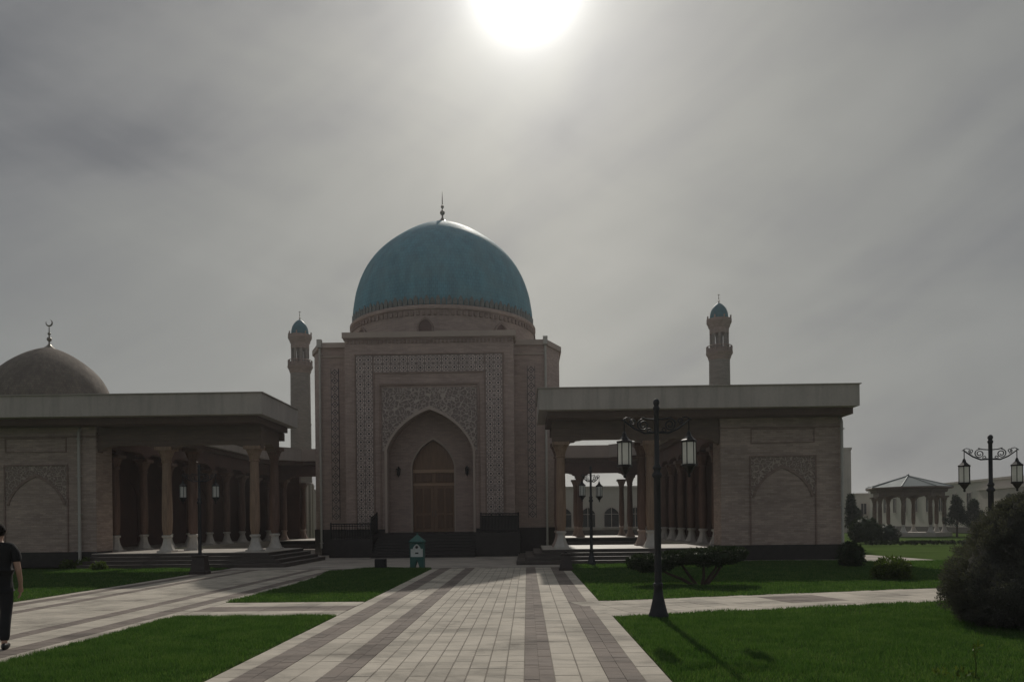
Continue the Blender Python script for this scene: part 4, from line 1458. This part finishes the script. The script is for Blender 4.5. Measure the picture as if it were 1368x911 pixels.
# conifers by the gazebo
for i, (x, y, h, r, lb) in enumerate(((36.6, 64.5, 3.3, 1.25, 'dark young conifer in front of the gazebo columns, leftmost of the group'),
                                      (39.2, 66.5, 3.0, 1.3, 'broad dark conifer right of the gazebo'),
                                      (40.6, 65.0, 2.4, 0.7, 'short narrow conifer right of the broad conifer'),
                                      (42.0, 66.0, 3.4, 0.6, 'slim pointed conifer below the right lamp lantern'),
                                      (26.2, 61.0, 3.4, 0.75, 'slim dark conifer against the right pavilion wall edge'),
                                      (30.2, 69.0, 2.3, 0.8, 'small conifer left of the gazebo columns'))):
    t = thing('conifer_tree', lb, 'tree', (x, y, 0), 0, 'conifers around the gazebo')
    m = 190
    z = RNG.uniform(0.25, 1.0, m) ** 0.9
    rr = r * (1.03 - z) * RNG.uniform(0.35, 1.1, m)
    th = RNG.uniform(0, 2 * np.pi, m)
    c = np.stack([rr * np.cos(th), rr * np.sin(th), z * h], 1)
    nr = np.stack([np.cos(th), np.sin(th), np.full(m, 0.2)], 1)
    link('crown', np_mesh('crown', leaf_cloud(c, nr, 36, 0.24, 0.17, 0.3), 4, M['conifer']), t)
    MB().tube([(0, 0, -0.05), (0.03, 0, h * 0.5), (0, 0, h * 0.95)], [0.09, 0.06, 0.015], 7).build('trunk', M['bark'], t)

# thin sapling close to the camera
sp_ = thing('sapling', 'thin yellow-green sapling shoot at the bottom right of the lawn', 'sapling', (4.55, 7.72, 0))
MB().tube([(0, 0, -0.02), (0.01, 0, 0.15), (-0.01, 0.01, 0.33)], [0.007, 0.006, 0.003], 6).build('stem', M['shrub'], sp_)
c = np.array([[0, 0, 0.33], [0.01, 0, 0.28], [-0.03, 0, 0.02], [-0.30, 0.0, 0.05], [-0.36, 0.05, 0.04], [-0.2, -0.03, 0.05], [-0.1, 0.04, 0.04]], float)
nr = np.tile(np.array([[0, 0, 1.0]]), (7, 1))
link('leaves', np_mesh('leaves', leaf_cloud(c, nr, 16, 0.05, 0.05, 0.4), 4, M['shrub']), sp_)


# ------------------------------------------------------------------ street lamps
def scroll(b, cx, cz, r0, turns, start, sgn, rad):
    pts = []
    n = int(14 * turns)
    for i in range(n + 1):
        t = i / n
        a = start + sgn * 2 * math.pi * turns * t
        r = r0 * (1 - 0.72 * t)
        pts.append((cx + r * math.cos(a), 0, cz + r * math.sin(a)))
    b.tube(pts, rad, 5)


def lantern_parts(parent, x):
    """a hanging six-sided lantern: cap, glass, bars, pendant"""
    z = 3.05
    cap = MB()
    cap.tube([(x, 0, 3.38), (x, 0, 3.14)], 0.010, 5)
    cap.lathe([(0.012, 0.115), (0.03, 0.085), (0.045, 0.03), (0.10, -0.03), (0.135, -0.05), (0.135, -0.075), (0.115, -0.085)], x, 0, 6, z)
    c = cap.build('lantern', M['iron'], parent)
    MB().lathe([(0.112, 2.60), (0.112, 2.965)], x, 0, 6).build('lamp_glass', M['glass_lantern'], c)
    bars = MB()
    for i in range(6):
        a = i * math.pi / 3
        px, py = x + 0.115 * math.cos(a), 0.115 * math.sin(a)
        bars.tube([(px, py, 2.59), (px, py, 2.97)], 0.009, 4)
    bars.build('bars', M['iron'], c)
    pn = MB()
    pn.lathe([(0.015, 2.375), (0.03, 2.40), (0.02, 2.43), (0.06, 2.485), (0.10, 2.545), (0.135, 2.565), (0.135, 2.59), (0.118, 2.60)], x, 0, 6)
    pn.build('pendant', M['iron'], c)


def make_lamp(bell):
    root = thing('street_lamp', 'x', 'street lamp', (0, 0, 0))
    mt = M['iron_blue']
    b = MB()
    if bell:
        b.lathe([(0.17, 0.0), (0.175, 0.04), (0.15, 0.10), (0.12, 0.22), (0.085, 0.38), (0.07, 0.52), (0.082, 0.54), (0.082, 0.58), (0.06, 0.60)], n=16)
        b.build('base', mt, root, True)
    else:
        b.lathe([(0.385, 0.0), (0.385, 0.09), (0.35, 0.11), (0.27, 0.56), (0.30, 0.58), (0.30, 0.62), (0.1, 0.66)], n=4, ph=math.pi / 4)
        b.build('base', M['pedestal'], root)
    p = MB()
    p.lathe([(0.060, 0.55), (0.056, 2.36), (0.085, 2.40), (0.085, 2.43), (0.055, 2.47), (0.055, 2.50), (0.075, 2.54), (0.042, 2.60), (0.040, 3.50), (0.056, 3.53), (0.056, 3.56), (0.035, 3.60)], n=12)
    p.ball((0, 0, 3.645), 0.055, 10, sz=1.25)
    p.build('pole', mt, root, True)
    for sg in (-1, 1):
        a = MB()
        a.tube([(sg * 0.03, 0, 3.14), (sg * 0.20, 0, 3.13), (sg * 0.36, 0, 3.20), (sg * 0.48, 0, 3.29), (sg * 0.565, 0, 3.36), (sg * 0.59, 0, 3.345)], [0.020, 0.020, 0.018, 0.016, 0.014, 0.010], 6)
        a.tube([(sg * 0.03, 0, 3.36), (sg * 0.16, 0, 3.37), (sg * 0.25, 0, 3.40)], 0.013, 5)
        scroll(a, sg * 0.225, 3.27, 0.105, 1.7, R(90), -sg, 0.012)
        scroll(a, sg * 0.12, 3.18, 0.05, 1.3, R(200 if sg > 0 else -20), sg, 0.010)
        scroll(a, sg * 0.40, 3.33, 0.055, 1.5, R(250 if sg > 0 else -70), sg, 0.010)
        a.tube([(sg * 0.43, 0, 3.385), (sg * 0.50, 0, 3.40), (sg * 0.555, 0, 3.375)], 0.009, 5)
        a.build('arm', mt, root)
        lantern_parts(root, sg * 0.545)
    return root


lamp_a = make_lamp(True)
lamp_b = make_lamp(False)
LG = 'two-lantern street lamps'


def place(o, loc, rz, label):
    o.location = loc
    o.rotation_euler = (0, 0, rz)
    tag(o, label, 'street lamp', LG)


place(lamp_a, (2.215, 12.75, 0), 0.0, 'tall two-lantern lamp with flared foot at the lawn corner by the right walk')
place(copy_tree(lamp_a), (2.42, 28.3, 0), R(49), 'two-lantern lamp seen inside the right pavilion opening, its thin pole before the steps')
lamp_c = copy_tree(lamp_a)
place(lamp_c, (10.1, 16.5, 0), R(-4), 'two-lantern lamp rising from behind the big dark juniper bush')
lamp_c.scale = (1, 1, 0.925)
place(lamp_b, (-11.11, 25.2, 0), R(4), 'two-lantern lamp on a square dark pedestal before the left pavilion')
ped = thing('stone_pedestal', 'low square dark stone pedestal without a lamp at the corner of the right pavilion steps', 'pedestal', (1.30, 25.3, 0))
b = MB()
b.lathe([(0.34, 0.0), (0.34, 0.08), (0.30, 0.10), (0.20, 0.50), (0.235, 0.52), (0.235, 0.56), (0.06, 0.60)], n=4, ph=math.pi / 4)
b.build('base', M['pedestal'], ped)
MB().lathe([(0.045, 0.57), (0.045, 0.63), (0.02, 0.64)], n=8).build('bolt_cap', M['iron'], ped, True)

# ------------------------------------------------------------------ donation box and floodlight box
db = thing('donation_box', 'green and white donation box with peaked roof, on the lawn edge', 'donation box', (-4.02, 27.35, 0))
b = MB()
b.prism([(-0.25, 0), (-0.10, 0), (0.0, 0.34), (0.10, 0), (0.25, 0), (0.25, 0.42), (-0.25, 0.42)], -0.2, -0.17, 'y')
b.prism([(-0.25, 0), (-0.10, 0), (0.0, 0.34), (0.10, 0), (0.25, 0), (0.25, 0.42), (-0.25, 0.42)], 0.17, 0.2, 'y')
b.box(-0.25, -0.22, -0.17, 0.17, 0, 0.42).box(0.22, 0.25, -0.17, 0.17, 0, 0.42)
b.build('stand', M['green_paint'], db)
MB().box(-0.23, 0.23, -0.19, 0.19, 0.42, 0.94).build('body', M['white_paint'], db)
b = MB()
b.prism([(-0.23, 0.94), (-0.23, 0.72)] + arch(0, 0.15, 0.70, 0.89, 8) + [(0.23, 0.72), (0.23, 0.94)], -0.205, -0.19, 'y')
b.box(-0.255, -0.225, -0.21, 0.2, 0.42, 0.95).box(0.225, 0.255, -0.21, 0.2, 0.42, 0.95)
b.build('frame', M['green_paint'], db)
MB().prism([(0.055 * math.cos(R(45 * i)), 0.77 + 0.055 * math.sin(R(45 * i))) for i in range(8)], -0.202, -0.19, 'y').build('emblem', M['iron'], db)
MB().box(-0.06, 0.06, -0.2, -0.19, 0.53, 0.58).build('coin_slot', M['iron'], db)
MB().lathe([(0.40, 0.95), (0.40, 0.98), (0.22, 1.10), (0.06, 1.20), (0.03, 1.22)], n=4, ph=math.pi / 4).build('roof', M['green_paint'], db)
b = MB().ball((0, 0, 1.25), 0.035, 8)
b.build('finial', M['green_paint'], db)

fb = thing('speaker_box', 'black box lying on the lawn left of the donation box', 'box', (-5.35, 27.2, 0))
MB().box(-0.20, 0.20, -0.14, 0.14, 0.03, 0.36).build('housing', M['black_plastic'], fb, bevel=0.015)
MB().box(-0.17, 0.17, -0.155, -0.14, 0.06, 0.33).build('grille', M['iron'], fb)
for sg in (-1, 1):
    MB().box(sg * 0.16 - 0.03, sg * 0.16 + 0.03, -0.12, 0.12, 0.0, 0.03).build('foot', M['black_plastic'], fb)


# ------------------------------------------------------------------ person
def skin_obj(name, verts, edges, radii, roots, mat, parent, sub=2):
    me = bpy.data.meshes.new(name)
    me.from_pydata(verts, edges, [])
    me.materials.append(mat)
    o = link(name, me, parent)
    md = o.modifiers.new('skin', 'SKIN')
    md.use_smooth_shade = True
    layer = me.skin_vertices[0].data if me.skin_vertices else None
    if layer is None:
        me.attributes  # touch
    for i, r in enumerate(radii):
        layer[i].radius = r if isinstance(r, tuple) else (r, r)
    for i in roots:
        layer[i].use_root = True
    sb = o.modifiers.new('sub', 'SUBSURF')
    sb.levels = sb.render_levels = sub
    return o


def person():
    # local frame: faces +Y, right hand is +X; walking, right leg behind
    t = thing('person', 'person in black short-sleeved shirt and black trousers walking away on the side path', 'person', (-7.25, 10.12, 0), R(24))
    t.scale = (0.97, 0.97, 0.965)
    V, E, Rr, roots = [], [], [], []

    def v(p, r):
        V.append(p)
        Rr.append(r)
        return len(V) - 1

    def chain(start, pts):
        prev = start
        for p, r in pts:
            i = v(p, r)
            if prev is not None:
                E.append((prev, i))
            prev = i
        return prev
    pel = v((0, 0, 0.96), (0.15, 0.11))
    roots.append(pel)
    chest = chain(pel, [((0, 0.0, 1.10), (0.14, 0.10)), ((0, 0.01, 1.26), (0.155, 0.11)), ((0, 0.0, 1.40), (0.15, 0.10))])
    neck = chain(chest, [((0, 0.015, 1.49), (0.06, 0.06)), ((0, 0.03, 1.545), (0.055, 0.058)), ((0, 0.045, 1.60), (0.068, 0.082)), ((0, 0.045, 1.67), (0.076, 0.092)), ((0, 0.035, 1.725), (0.058, 0.070))])
    hands = []
    for sg in (-1, 1):
        sw = 0.12 if sg < 0 else -0.10
        hand = chain(chest, [((sg * 0.15, 0.0, 1.415), 0.062), ((sg * 0.195, -0.005, 1.36), 0.055), ((sg * 0.225, 0.2 * sw, 1.20), 0.045), ((sg * 0.245, 0.3 * sw, 1.09), 0.04),
                             ((sg * 0.25, 0.5 * sw + 0.10, 0.96), 0.034), ((sg * 0.245, 0.55 * sw + 0.16, 0.86), 0.026), ((sg * 0.24, 0.55 * sw + 0.18, 0.82), (0.022, 0.036)), ((sg * 0.235, 0.55 * sw + 0.20, 0.765), (0.018, 0.038))])
        hands.append((sg, V[hand]))
        fy = 0.13 if sg < 0 else -0.13
        chain(pel, [((sg * 0.09, 0, 0.88), 0.092), ((sg * 0.10, fy * 0.5 + 0.02, 0.66), 0.078), ((sg * 0.10, fy * 0.7 + 0.02, 0.50), 0.058), ((sg * 0.10, fy * 1.1, 0.36), 0.056), ((sg * 0.10, fy * 1.5, 0.12), 0.038), ((sg * 0.10, fy * 1.55, 0.065), 0.04), ((sg * 0.105, fy * 1.55 + 0.13, 0.04), 0.035)])
    for sg, hp in hands:
        for k, (dy, ln) in enumerate(((0.033, 0.072), (0.012, 0.085), (-0.010, 0.080), (-0.030, 0.062))):
            b0 = v((hp[0], hp[1] + dy, hp[2] + 0.012), 0.0085)
            roots.append(b0)
            chain(b0, [((hp[0] - sg * 0.004, hp[1] + dy + 0.004, hp[2] - ln * 0.45), 0.0082), ((hp[0] - sg * 0.016, hp[1] + dy + 0.008, hp[2] - ln * 0.78), 0.0075), ((hp[0] - sg * 0.032, hp[1] + dy + 0.010, hp[2] - ln), 0.0065)])
        b0 = v((hp[0] - sg * 0.005, hp[1] + 0.030, hp[2] + 0.045), 0.011)
        roots.append(b0)
        chain(b0, [((hp[0] - sg * 0.016, hp[1] + 0.058, hp[2] + 0.012), 0.0095), ((hp[0] - sg * 0.026, hp[1] + 0.066, hp[2] - 0.018), 0.008)])
    # nose and ears grow from the head
    for p, q, r in (((0, 0.10, 1.645), (0, 0.148, 1.628), 0.012), ((0.06, 0.035, 1.645), (0.090, 0.028, 1.652), 0.016), ((-0.06, 0.035, 1.645), (-0.090, 0.028, 1.652), 0.016)):
        i = v(p, r)
        roots.append(i)
        chain(i, [(q, r * 0.75)])
    skin_obj('body', V, E, Rr, roots, M['skin'], t)
    # shirt with short sleeves
    V2 = [(0, 0, 0.80), (0, 0, 0.95), (0, 0, 1.10), (0, 0.008, 1.26), (0, 0.0, 1.40), (0, 0.012, 1.495), (-0.15, 0, 1.42), (-0.20, 0, 1.355), (-0.232, 0.02, 1.20), (0.15, 0, 1.42), (0.20, 0, 1.355), (0.232, -0.02, 1.20)]
    E2 = [(0, 1), (1, 2), (2, 3), (3, 4), (4, 5), (4, 6), (6, 7), (7, 8), (4, 9), (9, 10), (10, 11)]
    R2 = [(0.178, 0.132), (0.176, 0.132), (0.168, 0.125), (0.185, 0.135), (0.172, 0.12), (0.072, 0.072), 0.082, 0.076, 0.066, 0.082, 0.076, 0.066]
    skin_obj('shirt', V2, E2, R2, [1], M['cloth_black'], t)
    V3, E3, R3 = [(0, 0, 1.02), (0, 0, 0.92)], [(0, 1)], [(0.16, 0.122), (0.17, 0.125)]
    for sg in (-1, 1):
        fy = 0.13 if sg < 0 else -0.13
        prev = 1
        for p, r in [((sg * 0.092, 0, 0.85), 0.104), ((sg * 0.10, fy * 0.5 + 0.02, 0.66), 0.092), ((sg * 0.10, fy * 0.7 + 0.02, 0.50), 0.076), ((sg * 0.10, fy * 1.1, 0.36), 0.074), ((sg * 0.10, fy * 1.5, 0.10), 0.066)]:
            V3.append(p)
            R3.append(r)
            E3.append((prev, len(V3) - 1))
            prev = len(V3) - 1
    skin_obj('trousers', V3, E3, R3, [1], M['cloth_trousers'], t)
    for sg in (-1, 1):
        fy = (0.13 if sg < 0 else -0.13) * 1.55
        b = MB().ball((0, 0, 0), 1.0, 12)
        b.v = [(sg * 0.104 + x * 0.05 * (1 + 0.12 * y), fy + 0.055 + y * 0.145, max(0.0, 0.045 + z * 0.055 * (1 - 0.25 * y))) for x, y, z in b.v]
        b.build('shoe', M['black_plastic'], t, 'all')
    # hair: cap over crown and nape
    b = MB().ball((0, 0, 0), 1.0, 16)
    vs = []
    for x, y, z in b.v:
        yy = y if y < 0.35 else 0.35 + (y - 0.35) * 0.5
        lift = 1.0 + 0.05 * math.sin(9 * x + 7 * z) + 0.04 * math.sin(13 * y + 5 * x)
        zz = z if z > -0.75 or y < 0 else -0.75
        if y > 0.3 and z < 0.35:
            zz = 0.35 + (z - 0.35) * 0.15
        vs.append((x * 0.094 * lift, 0.022 + yy * 0.112 * lift, 1.670 + zz * 0.102 * lift))
    b.v = vs
    b.build('hair', M['hair'], t, 'all')
    for sg in (-1, 1):
        MB().ball((sg * 0.033, 0.124, 1.662), 0.012, 8).build('eye', M['white_paint'], t, 'all')
    return t


person()


# ------------------------------------------------------------------ haze in the air
hz = MB().box(-520, 520, -90, 680, -1.7, 25.5)
hm = bpy.data.materials.new("haze_air")
hm.use_nodes = True
hk = N(hm.node_tree)
hk.n.remove(hk.n['Principled BSDF'])
pv = hk.add('ShaderNodeVolumePrincipled')
pv.inputs['Color'].default_value = (0.95, 0.96, 1.0, 1)
pv.inputs['Density'].default_value = 0.00055
pv.inputs['Anisotropy'].default_value = 0.6
hk.l.new(pv.outputs[0], hk.n['Material Output'].inputs['Volume'])
tag(hz.build('haze', hm), kind='stuff')
